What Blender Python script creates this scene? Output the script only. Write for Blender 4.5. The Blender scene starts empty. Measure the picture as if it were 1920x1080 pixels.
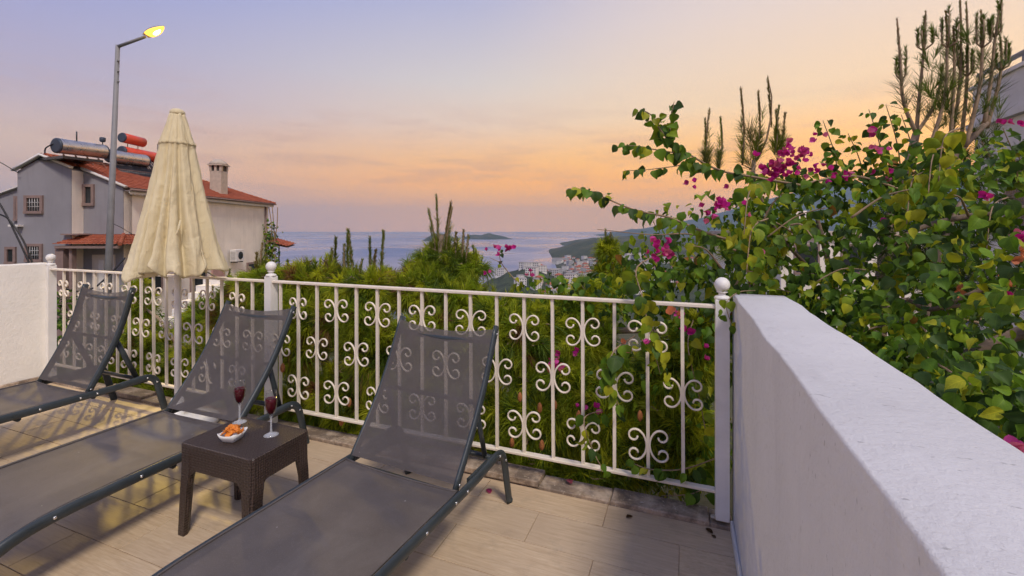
import bpy, math, random
import numpy as np
from mathutils import Vector, Matrix

R = math.radians
random.seed(7)
rng = np.random.default_rng(11)
scene = bpy.context.scene
C = scene.collection

# ------------------------------------------------------------------ camera
# world axes follow the terrace: +X along the railing to the right, +Y along the side wall, away
FPX, HX, HY, CAMZ = 840.0, 960.0, 430.0, 1.4
TH = math.atan(323 / 840.0)
cam_d = bpy.data.cameras.new('camera')
cam = bpy.data.objects.new('camera', cam_d); C.objects.link(cam)
cam.location = (0, 0, CAMZ); cam.rotation_euler = (R(90), 0, TH)
cam_d.sensor_width = 36; cam_d.lens = 36 * FPX / 1920
cam_d.shift_y = -(540 - HY) / 1920
cam_d.clip_start = 0.05; cam_d.clip_end = 120000
scene.camera = cam

# ------------------------------------------------------------------ light
SUN_AZ, SUN_EL = R(-48), R(52)         # soft light from behind the viewer's right shoulder; azimuth counted from +X towards +Y
GLOW_AZ = R(62)                        # brightest part of the evening sky
sun_d = bpy.data.lights.new('sun', 'SUN'); sun_d.energy = 2.3; sun_d.angle = R(12); sun_d.color = (1.0, 0.89, 0.76)
sun = bpy.data.objects.new('sun', sun_d); C.objects.link(sun)
sdir = Vector((math.cos(SUN_EL) * math.cos(SUN_AZ), math.cos(SUN_EL) * math.sin(SUN_AZ), math.sin(SUN_EL)))
sun.rotation_euler = (-sdir).to_track_quat('-Z', 'Y').to_euler()
scene.view_settings.view_transform = 'Standard'; scene.view_settings.look = 'None'
scene.view_settings.exposure = 0.12; scene.view_settings.gamma = 1.0
scene.view_settings.use_curve_mapping = False
scene.cycles.max_bounces = 6; scene.cycles.diffuse_bounces = 3; scene.cycles.use_adaptive_sampling = True; scene.cycles.adaptive_threshold = 0.03; scene.cycles.transparent_max_bounces = 16
scene.cycles.volume_bounces = 0; scene.cycles.use_denoising = True

def lin(c):
    return tuple((v / 255 / 12.92 if v / 255 < 0.04045 else ((v / 255 + 0.055) / 1.055) ** 2.4) for v in c)

# ------------------------------------------------------------------ sky
world = bpy.data.worlds.new('World'); scene.world = world; world.use_nodes = True
nt = world.node_tree; N = nt.nodes; L = nt.links; N.clear()
def wn(t, **k):
    n = N.new(t)
    for a, b in k.items(): setattr(n, a, b)
    return n
def wmath(op, a, b=None, c=None):
    n = wn('ShaderNodeMath', operation=op)
    for i, v in enumerate((a, b, c)):
        if v is None: continue
        if isinstance(v, (int, float)): n.inputs[i].default_value = v
        else: L.new(v, n.inputs[i])
    return n.outputs[0]
wout = wn('ShaderNodeOutputWorld'); bg = wn('ShaderNodeBackground'); bg.inputs[1].default_value = 1.0
L.new(bg.outputs[0], wout.inputs[0])
tc = wn('ShaderNodeTexCoord'); sep = wn('ShaderNodeSeparateXYZ'); L.new(tc.outputs['Generated'], sep.inputs[0])
elev = wmath('MULTIPLY', wmath('ARCSINE', sep.outputs[2]), 1 / (math.pi / 2))   # 0..1 for 0..90 deg
hl = wmath('SQRT', wmath('ADD', wmath('ADD', wmath('MULTIPLY', sep.outputs[0], sep.outputs[0]), wmath('MULTIPLY', sep.outputs[1], sep.outputs[1])), 1e-6))
gdot = wmath('DIVIDE', wmath('ADD', wmath('MULTIPLY', sep.outputs[0], math.cos(GLOW_AZ)), wmath('MULTIPLY', sep.outputs[1], math.sin(GLOW_AZ))), hl)
def ramp(stops, fac):
    r = wn('ShaderNodeValToRGB'); e = r.color_ramp.elements
    while len(e) < len(stops): e.new(0.5)
    for el, (p, c) in zip(e, stops):
        el.position = p / 90.0; el.color = (*lin(c), 1)
    r.color_ramp.interpolation = 'EASE' if False else 'LINEAR'
    L.new(fac, r.inputs[0]); return r.outputs[0]
far_c = ramp([(0, (214, 180, 172)), (4, (218, 182, 162)), (8, (216, 186, 170)), (13, (182, 171, 192)), (26, (134, 149, 212)), (50, (124, 138, 190)), (90, (110, 126, 180))], elev)
mid_c = ramp([(0, (284, 206, 136)), (3, (280, 196, 96)), (6, (280, 194, 84)), (9, (260, 198, 128)), (13, (238, 208, 182)), (18, (217, 206, 200)), (27, (180, 180, 207)), (50, (136, 146, 192)), (90, (110, 126, 180))], elev)
hot_c = ramp([(0, (278, 206, 112)), (5, (288, 196, 70)), (9, (276, 204, 100)), (14, (250, 215, 172)), (24, (230, 210, 200)), (34, (204, 195, 203)), (55, (142, 150, 192)), (90, (110, 126, 180))], elev)
def wmix(fac, a, b):
    m = wn('ShaderNodeMix', data_type='RGBA')
    if isinstance(fac, float): m.inputs[0].default_value = fac
    else: L.new(fac, m.inputs[0])
    for s, v in ((6, a), (7, b)):
        if isinstance(v, tuple): m.inputs[s].default_value = (*v, 1)
        else: L.new(v, m.inputs[s])
    return m.outputs[2]
def mrange(v, a, b, smooth=True):
    m = wn('ShaderNodeMapRange'); m.interpolation_type = 'SMOOTHSTEP' if smooth else 'LINEAR'
    L.new(v, m.inputs[0]); m.inputs[1].default_value = a; m.inputs[2].default_value = b
    return m.outputs[0]
skyc = wmix(mrange(gdot, -0.25, 0.72), far_c, mid_c)
skyc = wmix(mrange(gdot, 0.55, 1.0), skyc, hot_c)
# thin streaks of cloud low over the sea
mp = wn('ShaderNodeMapping'); L.new(tc.outputs['Generated'], mp.inputs[0]); mp.inputs['Scale'].default_value = (3.2, 3.2, 26)
nz = wn('ShaderNodeTexNoise'); nz.inputs['Scale'].default_value = 1.6; nz.inputs['Detail'].default_value = 7; nz.inputs['Roughness'].default_value = 0.62
L.new(mp.outputs[0], nz.inputs['Vector'])
cl = mrange(nz.outputs[0], 0.47, 0.66)
band = wmath('MULTIPLY', mrange(elev, 0.02, 0.075), wmath('SUBTRACT', 1.0, mrange(elev, 0.10, 0.2)))
skyc = wmix(wmath('MULTIPLY', wmath('MULTIPLY', cl, band), 0.36), skyc, lin((196, 152, 136)))
nis = wn('ShaderNodeTexSky', sky_type='NISHITA'); nis.sun_disc = False
nis.sun_elevation = R(3); nis.sun_rotation = math.pi / 2 - GLOW_AZ; nis.air_density = 1.2; nis.dust_density = 2.0
nb = wn('ShaderNodeMix', data_type='RGBA', blend_type='ADD'); nb.inputs[0].default_value = 0.012
L.new(skyc, nb.inputs[6]); L.new(nis.outputs[0], nb.inputs[7])
L.new(nb.outputs[2], bg.inputs[0])

# ------------------------------------------------------------------ helpers
ct, st = math.cos(TH), math.sin(TH)
def spot(px, py, D):
    """a point of the place at depth D, from where it is seen"""
    cx = (px - HX) / FPX * D
    return Vector((cx * ct - D * st, cx * st + D * ct, CAMZ - (py - HY) / FPX * D))
def fr(cx, D, z=0.0):
    return Vector((cx * ct - D * st, cx * st + D * ct, z))

def tag(o, label=None, cat=None, group=None, kind=None):
    if label: o['label'] = label
    if cat: o['category'] = cat
    if group: o['group'] = group
    if kind: o['kind'] = kind
    return o
def empty(name, loc=(0, 0, 0), rz=0.0):
    o = bpy.data.objects.new(name, None); C.objects.link(o); o.location = loc; o.rotation_euler = (0, 0, rz)
    o.empty_display_size = 0.1
    return o
def link(name, me, parent=None, loc=None, rot=None, scale=None):
    o = bpy.data.objects.new(name, me); C.objects.link(o)
    if parent is not None: o.parent = parent
    if loc is not None: o.location = loc
    if rot is not None: o.rotation_euler = rot
    if scale is not None: o.scale = scale if hasattr(scale, '__len__') else (scale,) * 3
    return o
def copy_tree(o, parent=None):
    c = o.copy(); C.objects.link(c); c.parent = parent
    for ch in list(o.children): copy_tree(ch, c)
    return c

class MB:
    def __init__(self): self.v = []; self.f = []; self.sm = []
    def add(self, vs, fs, smooth=False):
        b = len(self.v); self.v += [tuple(p) for p in vs]
        self.f += [tuple(i + b for i in f) for f in fs]; self.sm += [smooth] * len(fs); return self
    def box(self, c, s, M=None, bev=0.0):
        cx, cy, cz = c; x, y, z = s[0] / 2, s[1] / 2, s[2] / 2
        if bev <= 0:
            vs = [(a * x, b * y, d * z) for a in (-1, 1) for b in (-1, 1) for d in (-1, 1)]
            fs = [(0, 1, 3, 2), (4, 6, 7, 5), (0, 4, 5, 1), (2, 3, 7, 6), (0, 2, 6, 4), (1, 5, 7, 3)]
        else:
            b = min(bev, x * .9, y * .9, z * .9)
            def loop(ix, iy, zz): return [(-ix, -iy, zz), (ix, -iy, zz), (ix, iy, zz), (-ix, iy, zz)]
            ls = [loop(x - b, y - b, -z), loop(x, y, -z + b), loop(x, y, z - b), loop(x - b, y - b, z)]
            vs = [p for l in ls for p in l]; fs = [(3, 2, 1, 0), (12, 13, 14, 15)]
            for k in range(3):
                for i in range(4):
                    j = (i + 1) % 4; fs.append((4 * k + i, 4 * k + j, 4 * k + 4 + j, 4 * k + 4 + i))
        vs = [Vector(p) for p in vs]
        if M is not None: vs = [M @ p for p in vs]
        return self.add([p + Vector(c) for p in vs], fs)
    def cube(self, lo, hi, bev=0.0):
        return self.box([(a + b) / 2 for a, b in zip(lo, hi)], [abs(b - a) for a, b in zip(lo, hi)], bev=bev)
    def tube(self, pts, rad, n=8, cap=True, sx=1.0, sy=1.0, up=None):
        pts = [Vector(p) for p in pts]; k = len(pts)
        rad = rad if hasattr(rad, '__len__') else [rad] * k
        t0 = (pts[1] - pts[0]).normalized()
        u = Vector(up) if up is not None else (Vector((0, 0, 1)) if abs(t0.z) < 0.9 else Vector((1, 0, 0)))
        vs = []
        for i, p in enumerate(pts):
            t = (pts[min(i + 1, k - 1)] - pts[max(i - 1, 0)]).normalized()
            if up is not None: a = Vector(up)
            else: a = u
            s = t.cross(a)
            s = s.normalized() if s.length > 1e-6 else Vector((1, 0, 0))
            w = s.cross(t).normalized()
            if up is None: u = w
            for j in range(n):
                an = 2 * math.pi * (j + .5) / n
                vs.append(p + s * math.cos(an) * rad[i] * sx + w * math.sin(an) * rad[i] * sy)
        fs = [(i * n + j, i * n + (j + 1) % n, (i + 1) * n + (j + 1) % n, (i + 1) * n + j) for i in range(k - 1) for j in range(n)]
        self.add(vs, fs, True)
        if cap:
            b = len(self.v) - len(vs)
            self.f.append(tuple(b + j for j in range(n - 1, -1, -1))); self.f.append(tuple(b + (k - 1) * n + j for j in range(n))); self.sm += [False, False]
        return self
    def lathe(self, prof, n=24, c=(0, 0, 0), cap=True):
        vs = []; c = Vector(c)
        for r, z in prof:
            for j in range(n):
                a = 2 * math.pi * j / n; vs.append(c + Vector((r * math.cos(a), r * math.sin(a), z)))
        k = len(prof)
        fs = [(i * n + j, i * n + (j + 1) % n, (i + 1) * n + (j + 1) % n, (i + 1) * n + j) for i in range(k - 1) for j in range(n)]
        self.add(vs, fs, True)
        if cap:
            b = len(self.v) - len(vs)
            if prof[0][0] > 1e-5: self.f.append(tuple(b + j for j in range(n - 1, -1, -1))); self.sm.append(False)
            if prof[-1][0] > 1e-5: self.f.append(tuple(b + (k - 1) * n + j for j in range(n))); self.sm.append(False)
        return self
    def ball(self, c, r, n=14, m=9):
        return self.lathe([(r * math.sin(math.pi * i / m) + 1e-6, -r * math.cos(math.pi * i / m)) for i in range(m + 1)], n, c, cap=False)
    def grid(self, fn, nu, nv, smooth=True):
        vs = [fn(i / nu, j / nv) for i in range(nu + 1) for j in range(nv + 1)]
        fs = [(i * (nv + 1) + j, (i + 1) * (nv + 1) + j, (i + 1) * (nv + 1) + j + 1, i * (nv + 1) + j + 1) for i in range(nu) for j in range(nv)]
        return self.add(vs, fs, smooth)
    def prism(self, poly, z0, z1, fn):
        """extrude polygon (a,b) from z0 to z1; fn maps (a,b,z) to a point"""
        n = len(poly); vs = [fn(a, b, z0) for a, b in poly] + [fn(a, b, z1) for a, b in poly]
        fs = [tuple(range(n - 1, -1, -1)), tuple(range(n, 2 * n))] + [(i, (i + 1) % n, n + (i + 1) % n, n + i) for i in range(n)]
        return self.add(vs, fs)
    def mesh(self, name, mat):
        me = bpy.data.meshes.new(name); me.from_pydata(self.v, [], self.f)
        me.polygons.foreach_set('use_smooth', self.sm)
        if mat is not None: me.materials.append(mat)
        me.update(); return me
    def build(self, name, mat, parent=None, **k):
        return link(name, self.mesh(name, mat), parent, **k)
def fix_normals(o):
    import bmesh
    bm = bmesh.new(); bm.from_mesh(o.data); bmesh.ops.recalc_face_normals(bm, faces=bm.faces); bm.to_mesh(o.data); bm.free(); return o

# ------------------------------------------------------------------ materials
class Mat:
    def __init__(self, name):
        self.m = bpy.data.materials.new(name); self.m.use_nodes = True
        self.t = self.m.node_tree; self.b = self.t.nodes['Principled BSDF']; self.out = self.t.nodes['Material Output']
    def n(self, typ, **k):
        x = self.t.nodes.new(typ)
        for a, b in k.items(): setattr(x, a, b)
        return x
    def l(self, a, b): self.t.links.new(a, b)
    def coord(self, scale=(1, 1, 1), which='Object'):
        tcn = self.n('ShaderNodeTexCoord'); m = self.n('ShaderNodeMapping'); m.inputs['Scale'].default_value = scale
        if which == 'World':
            g = self.n('ShaderNodeNewGeometry'); self.l(g.outputs['Position'], m.inputs[0])
        else: self.l(tcn.outputs[which], m.inputs[0])
        return m.outputs[0]
    def noise(self, scale, detail=4, rough=.55, vec=None, dist=0.0):
        x = self.n('ShaderNodeTexNoise'); x.inputs['Scale'].default_value = scale; x.inputs['Detail'].default_value = detail
        x.inputs['Roughness'].default_value = rough; x.inputs['Distortion'].default_value = dist
        if vec is not None: self.l(vec, x.inputs['Vector'])
        return x.outputs[0]
    def rng(self, v, a, b, c=0.0, d=1.0, smooth=False):
        m = self.n('ShaderNodeMapRange'); self.l(v, m.inputs[0])
        if smooth: m.interpolation_type = 'SMOOTHSTEP'
        for i, q in enumerate((a, b, c, d)): m.inputs[i + 1].default_value = q
        return m.outputs[0]
    def mix(self, f, a, b, mode='MIX'):
        m = self.n('ShaderNodeMix', data_type='RGBA', blend_type=mode)
        if isinstance(f, (int, float)): m.inputs[0].default_value = f
        else: self.l(f, m.inputs[0])
        for s, v in ((6, a), (7, b)):
            if isinstance(v, tuple): m.inputs[s].default_value = (*v[:3], 1)
            else: self.l(v, m.inputs[s])
        return m.outputs[2]
    def math(self, op, a, b=0.0):
        m = self.n('ShaderNodeMath', operation=op)
        for i, v in enumerate((a, b)):
            if isinstance(v, (int, float)): m.inputs[i].default_value = v
            else: self.l(v, m.inputs[i])
        return m.outputs[0]
    def col(self, c):
        if isinstance(c, tuple): self.b.inputs['Base Color'].default_value = (*c[:3], 1)
        else: self.l(c, self.b.inputs['Base Color'])
        return self
    def rough(self, r):
        if isinstance(r, (int, float)): self.b.inputs['Roughness'].default_value = r
        else: self.l(r, self.b.inputs['Roughness'])
        return self
    def bump(self, h, strength=.3, dist=.01):
        x = self.n('ShaderNodeBump'); x.inputs['Strength'].default_value = strength; x.inputs['Distance'].default_value = dist
        self.l(h, x.inputs['Height']); self.l(x.outputs[0], self.b.inputs['Normal']); return self
def plain(name, col, rough=.5, var=.12, scale=8, metal=0.0, bump=0.0, which='Object'):
    m = Mat(name); v = m.coord(which=which)
    nzv = m.noise(scale, 5, .6, v)
    m.col(m.mix(m.rng(nzv, .3, .7), tuple(c * (1 - var) for c in col), tuple(min(1, c * (1 + var)) for c in col)))
    m.rough(m.rng(nzv, .3, .7, max(.02, rough - .08), min(1, rough + .08))); m.b.inputs['Metallic'].default_value = metal
    if bump: m.bump(m.noise(scale * 6, 4, .6, v), bump, .004)
    return m.m

def stucco(name, col, dirt=(.25, .2, .17), amt=.25, speck=True):
    m = Mat(name); v = m.coord(which='World')
    big = m.noise(1.3, 5, .6, v); sm = m.noise(55, 6, .7, v)
    streak = m.noise(2.2, 5, .65, m.coord((3, 3, .35), 'World'))
    c = m.mix(m.rng(big, .35, .7), col, tuple(k * .86 for k in col))
    c = m.mix(m.rng(streak, .56, .8, 0, amt), c, dirt)
    if speck:
        sp = m.noise(46, 2, .5, m.coord((1, 2.4, 1), 'World'))
        c = m.mix(m.rng(sp, .69, .74, 0, .5), c, tuple(k * .35 for k in col))
        cr = m.noise(9, 9, .8, m.coord((6, 6, 1.1), 'World'), .5); lim = m.noise(1.7, 3, .5, v)
        c = m.mix(m.math('MULTIPLY', m.rng(cr, .63, .69), m.rng(lim, .5, .62, 0, .75)), c, (.10, .095, .095))
    m.col(c).rough(.85); m.bump(m.math('ADD', sm, m.math('MULTIPLY', m.noise(14, 4, .6, v), 1.2)), .7, .006)
    return m.m
M = {}
M['white_wall'] = stucco('white_plaster', (.645, .64, .65), (.36, .35, .36), .3)
M['cream_wall'] = stucco('cream_plaster', (.88, .84, .76), (.40, .33, .26), .2, False)
M['white_paint'] = plain('white_iron_paint', (.82, .73, .60), .42, .08, 14, bump=.12)  # cream tint puts the street lamp's warm light into the white paint colour
M['post_paint'] = plain('white_post_paint', (.80, .78, .74), .45, .07, 9, bump=.1)
M['dark_metal'] = plain('anthracite_metal', (.035, .045, .05), .38, .2, 10)
M['screw'] = plain('steel_screw', (.75, .74, .72), .25, .05, 40, .9)
M['plastic_white'] = plain('white_plastic', (.80, .79, .78), .4, .05, 6)
M['rattan'] = None

def m_tile():
    m = Mat('wood_look_tile'); oi = m.n('ShaderNodeObjectInfo')
    ad = m.n('ShaderNodeVectorMath', operation='ADD'); tcn = m.n('ShaderNodeTexCoord'); cb = m.n('ShaderNodeCombineXYZ')
    m.l(m.math('MULTIPLY', oi.outputs['Random'], 37.0), cb.inputs[0]); m.l(m.math('MULTIPLY', oi.outputs['Random'], 91.0), cb.inputs[1])
    m.l(tcn.outputs['Object'], ad.inputs[0]); m.l(cb.outputs[0], ad.inputs[1])
    def sc(s):
        mp_ = m.n('ShaderNodeMapping'); mp_.inputs['Scale'].default_value = s; m.l(ad.outputs[0], mp_.inputs[0]); return mp_.outputs[0]
    grain = m.noise(4.5, 8, .68, sc((1.2, 16, 1)), .3); fine = m.noise(40, 4, .6, sc((.5, 7, 1))); cloud = m.noise(2.6, 4, .6, sc((1, 1, 1)))
    c = m.mix(m.rng(grain, .3, .72), (.45, .31, .18), (.72, .56, .37))
    c = m.mix(m.rng(fine, .42, .75, 0, .45), c, (.74, .62, .45))
    c = m.mix(m.rng(cloud, .4, .75, 0, .45), c, (.40, .29, .19))
    c = m.mix(m.rng(oi.outputs['Random'], 0, 1, 0, .45), c, (.47, .37, .27))
    dirt = m.noise(7, 7, .7, m.coord((1, 1, 1), 'World'))
    c = m.mix(m.rng(dirt, .56, .78, 0, .4), c, (.22, .18, .14))
    m.col(c).rough(m.rng(grain, .3, .7, .38, .55)); m.bump(grain, .18, .002); return m.m
M['tile'] = m_tile()
M['grout'] = plain('grout', (.50, .38, .27), .9, .25, 12)

def m_kerb():
    m = Mat('weathered_marble'); v = m.coord(which='World')
    g = m.n('ShaderNodeNewGeometry'); sx = m.n('ShaderNodeSeparateXYZ'); m.l(g.outputs['Normal'], sx.inputs[0])
    vein = m.noise(9, 8, .7, v, 1.2); blot = m.noise(5, 6, .7, v); fine = m.noise(60, 4, .6, v)
    c = m.mix(m.rng(vein, .35, .65), (.62, .50, .38), (.42, .30, .20))
    c = m.mix(m.rng(blot, .40, .56, 0, .82), c, (.11, .08, .06))
    c = m.mix(m.rng(fine, .62, .7, 0, .7), c, (.72, .64, .53))
    m.col(c).rough(.7); m.bump(vein, .5, .006); return m.m
M['kerb'] = m_kerb()

def m_fabric(name, see):
    m = Mat(name); tcn = m.n('ShaderNodeTexCoord')
    v = m.coord(); big = m.noise(5, 5, .6, v); fine = m.noise(260, 2, .5, v)
    c = m.mix(m.rng(big, .35, .7), (.092, .077, .069), (.122, .102, .092))
    c = m.mix(m.rng(fine, .55, .75, 0, .3), c, (.20, .19, .19))
    sp = m.noise(30, 2, .5, v)
    c = m.mix(m.rng(sp, .775, .80, 0, .6), c, (.5, .48, .45))
    smu = m.noise(2.3, 6, .7, v, .6); c = m.mix(m.rng(smu, .5, .72, 0, .35), c, (.20, .18, .165))
    wv_ = m.n('ShaderNodeTexWave', wave_type='BANDS', bands_direction='X'); wv_.inputs['Scale'].default_value = 60; m.l(v, wv_.inputs[0])
    c = m.mix(m.rng(wv_.outputs['Fac'], 0, 1, 0, .18), c, (.04, .035, .035))
    m.col(c).rough(.62); m.bump(m.math('ADD', fine, m.math('MULTIPLY', m.noise(7, 3, .5, v, .8), 2.5)), .25, .0025)
    tr = m.n('ShaderNodeBsdfTransparent'); mx = m.n('ShaderNodeMixShader'); mx.inputs[0].default_value = see
    m.l(m.b.outputs[0], mx.inputs[1]); m.l(tr.outputs[0], mx.inputs[2]); m.l(mx.outputs[0], m.out.inputs[0]); return m.m
M['fabric'] = m_fabric('grey_mesh_fabric', .05); M['fabric_back'] = m_fabric('open_grey_mesh_fabric', .21)

def m_rattan():
    m = Mat('brown_woven_plastic'); v = m.coord((1, 1, 1), 'Object')
    def wave(direction, s):
        w = m.n('ShaderNodeTexWave', wave_type='BANDS', bands_direction=direction, wave_profile='SIN'); w.inputs['Scale'].default_value = s; m.l(v, w.inputs[0]); return w.outputs['Fac']
    a = wave('X', 34); b = wave('Y', 26); z = wave('Z', 26)
    ch = m.n('ShaderNodeTexChecker'); ch.inputs['Scale'].default_value = 92; m.l(v, ch.inputs[0])
    h = m.math('ADD', m.math('MULTIPLY', m.math('MULTIPLY', a, b), 1.0), m.math('MULTIPLY', m.math('ADD', a, z), .5))
    h = m.math('ADD', h, m.math('MULTIPLY', ch.outputs['Fac'], .5))
    c = m.mix(m.rng(h, .2, 1.8), (.022, .014, .011), (.085, .055, .042))
    m.col(c).rough(.36); m.bump(h, .8, .004); return m.m
M['rattan'] = m_rattan()

def m_canvas():
    m = Mat('cream_canvas'); v = m.coord()
    a = m.noise(3, 6, .6, m.coord((1, 1, .4))); w = m.noise(160, 2, .5, v)
    c = m.mix(m.rng(a, .35, .7), (.88, .79, .54), (.80, .67, .40)); st_ = m.noise(6, 5, .7, v)
    c = m.mix(m.rng(st_, .6, .8, 0, .4), c, (.45, .36, .2))
    m.col(c).rough(.85); m.bump(m.math('ADD', m.math('MULTIPLY', w, .25), m.math('ADD', m.noise(2.2, 6, .65, m.coord((9, 9, 1.6)), 1.2), m.noise(9, 4, .6, v, .8))), .6, .02)
    tl = m.n('ShaderNodeBsdfTranslucent'); m.l(c, tl.inputs[0]); mx = m.n('ShaderNodeMixShader'); mx.inputs[0].default_value = .18
    m.l(m.b.outputs[0], mx.inputs[1]); m.l(tl.outputs[0], mx.inputs[2]); m.l(mx.outputs[0], m.out.inputs[0]); return m.m
M['canvas'] = m_canvas()

def m_foliage(name, rough=.5, trans=.3, attr=True, spec=.3, veins=False):
    m = Mat(name)
    if attr:
        a = m.n('ShaderNodeAttribute'); a.attribute_name = 'tint'; c = a.outputs['Color']
    else:
        oi = m.n('ShaderNodeObjectInfo'); c = oi.outputs['Color']
    if veins and not attr:
        sx = m.n('ShaderNodeSeparateXYZ'); m.l(m.coord(), sx.inputs[0]); axx = m.math('ABSOLUTE', sx.outputs[0])
        lat = m.math('SINE', m.math('MULTIPLY', m.math('SUBTRACT', sx.outputs[1], m.math('MULTIPLY', axx, .9)), 42.0))
        vein = m.math('MAXIMUM', m.rng(axx, .008, .03, 1, 0), m.rng(lat, .86, 1.0, 0, .7))
        c = m.mix(m.math('MULTIPLY', vein, .4), c, m.mix(1.0, c, (1.9, 1.7, 1.6), 'MULTIPLY'))
    if veins:
        nn = m.noise(26, 4, .6, m.coord(which='World')); c = m.mix(m.rng(nn, .35, .7, 0, .5), c, m.mix(.55, c, (.02, .04, .008)))
        m.bump(nn, .35, .006)
    m.col(c).rough(rough); m.b.inputs['Specular IOR Level'].default_value = spec
    tl = m.n('ShaderNodeBsdfTranslucent'); m.l(m.mix(.5, c, m.mix(1.0, c, (1.5, 1.5, .5), 'MULTIPLY')), tl.inputs[0])
    mx = m.n('ShaderNodeMixShader'); mx.inputs[0].default_value = trans
    m.l(m.b.outputs[0], mx.inputs[1]); m.l(tl.outputs[0], mx.inputs[2]); m.l(mx.outputs[0], m.out.inputs[0]); return m.m
M['needles'] = m_foliage('pine_needles', .55, .45)
M['leaf_mass'] = m_foliage('vine_leaves', .55, .32, True, .25, True)
M['leaf_one'] = m_foliage('vine_leaf', .55, .32, False, .25, True)
M['petal'] = m_foliage('magenta_bract', .6, .4, False, .2)
M['bark'] = plain('grey_brown_bark', (.20, .145, .105), .9, .35, 18, bump=.8)
M['twig'] = plain('pale_twig', (.30, .21, .13), .85, .3, 20, bump=.5)
M['cone'] = plain('orange_pollen_cone', (.42, .16, .05), .8, .3, 60, bump=.8)

# ------------------------------------------------------------------ terrain, sea, far land
SEA = -120.0
def m_ground():
    m = Mat('scrub_ground'); v = m.coord(which='World')
    a = m.noise(.9, 7, .65, v); b = m.noise(.02, 6, .7, v)
    c = m.mix(m.rng(a, .35, .7), (.045, .055, .018), (.10, .085, .05)); c = m.mix(m.rng(b, .4, .65, 0, .7), c, (.04, .07, .02))
    m.col(c).rough(.95); m.bump(a, .8, .1); return m.m
M['ground'] = m_ground()
def m_scrub(name, c1, c2, c3, s):
    m = Mat(name); v = m.coord(which='World'); a = m.noise(s, 8, .7, v); b = m.noise(s * .12, 5, .6, v)
    c = m.mix(m.rng(a, .38, .66), c1, c2); c = m.mix(m.rng(b, .52, .72, 0, .7), c, c3); m.col(c).rough(.95); m.bump(a, 1.0, 3.0); return m.m
M['headland'] = m_scrub('headland_scrub', (.012, .024, .012), (.065, .085, .04), (.15, .12, .075), .05)
M['mountain'] = m_scrub('mountain_scrub', (.025, .045, .03), (.06, .075, .055), (.11, .10, .085), .006)

def smooth_steps(x, pts):
    xs, ys = zip(*pts); return float(np.interp(x, xs, ys))
def ground_z(cx, D):
    d = -cx * st * 0 + D  # depth along the view
    z = smooth_steps(d, [(-40, .6), (2.2, -.25), (4, -.8), (8, -1.8), (14, -3.0), (25, -4.8), (45, -8.0), (120, -26), (320, -72), (620, SEA - 4), (900, SEA - 30)])
    return z
def shaped_sheet(name, mat, xs, ds, fz, kind='structure', label=None):
    mb = MB(); nv = len(ds)
    vs = [fr(x, d, fz(x, d)) for x in xs for d in ds]
    fs = [(i * nv + j, (i + 1) * nv + j, (i + 1) * nv + j + 1, i * nv + j + 1) for i in range(len(xs) - 1) for j in range(nv - 1)]
    mb.add(vs, fs, True); o = mb.build(name, mat); o['kind'] = kind; return o
gx = [-400, -250, -150, -90, -60, -40, -30, -24, -18, -13, -9, -6, -4, -2, 0, 2, 4, 6, 9, 13, 20, 30, 45, 70, 120, 250, 400]
gd = [-30, -15, -8, -4, -1, 1, 2.2, 3, 4, 5, 6.5, 8, 10, 12, 14, 17, 20, 25, 32, 45, 65, 90, 120, 170, 240, 320, 450, 620, 900]
def near_z(cx, d):
    z = ground_z(cx, d)
    p = fr(cx, d)
    if p.y < 2.42 and -6.2 < p.x < .6: z = min(z, -.35)
    return z + .25 * math.sin(cx * .9 + d) * (1 if d > 6 else .1)
shaped_sheet('ground', M['ground'], gx, gd, near_z)

def m_sea():
    m = Mat('evening_sea'); 
    v = m.coord((1, 1, 1), 'World')
    stk = m.noise(.0011, 7, .62, m.coord((1, 1, 1), 'World'), .6)
    big = m.noise(.00035, 4, .6, v, .8); rip = m.noise(.05, 6, .7, v)
    c = m.mix(m.rng(big, .36, .58), (.10, .16, .31), (.38, .36, .42))
    m.col(c); m.rough(m.rng(stk, .44, .60, .45, .12)); m.b.inputs['Specular IOR Level'].default_value = .5; m.b.inputs['IOR'].default_value = 1.33
    m.bump(rip, .25, 1.2); return m.m
M['sea'] = m_sea()
mb = MB(); mb.add([fr(-26000, 560, SEA), fr(26000, 560, SEA), fr(26000, 22000, SEA), fr(-26000, 22000, SEA)], [(0, 1, 2, 3)]); mb.build('sea', M['sea'])['kind'] = 'structure'

def nz1(x, s):  # cheap smooth pseudo-noise
    return math.sin(x * 1.7 + s) * .5 + math.sin(x * 3.9 + s * 2.3) * .28 + math.sin(x * 8.3 + s * 4.1) * .15 + math.sin(x * 17.1 + s) * .07
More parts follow.
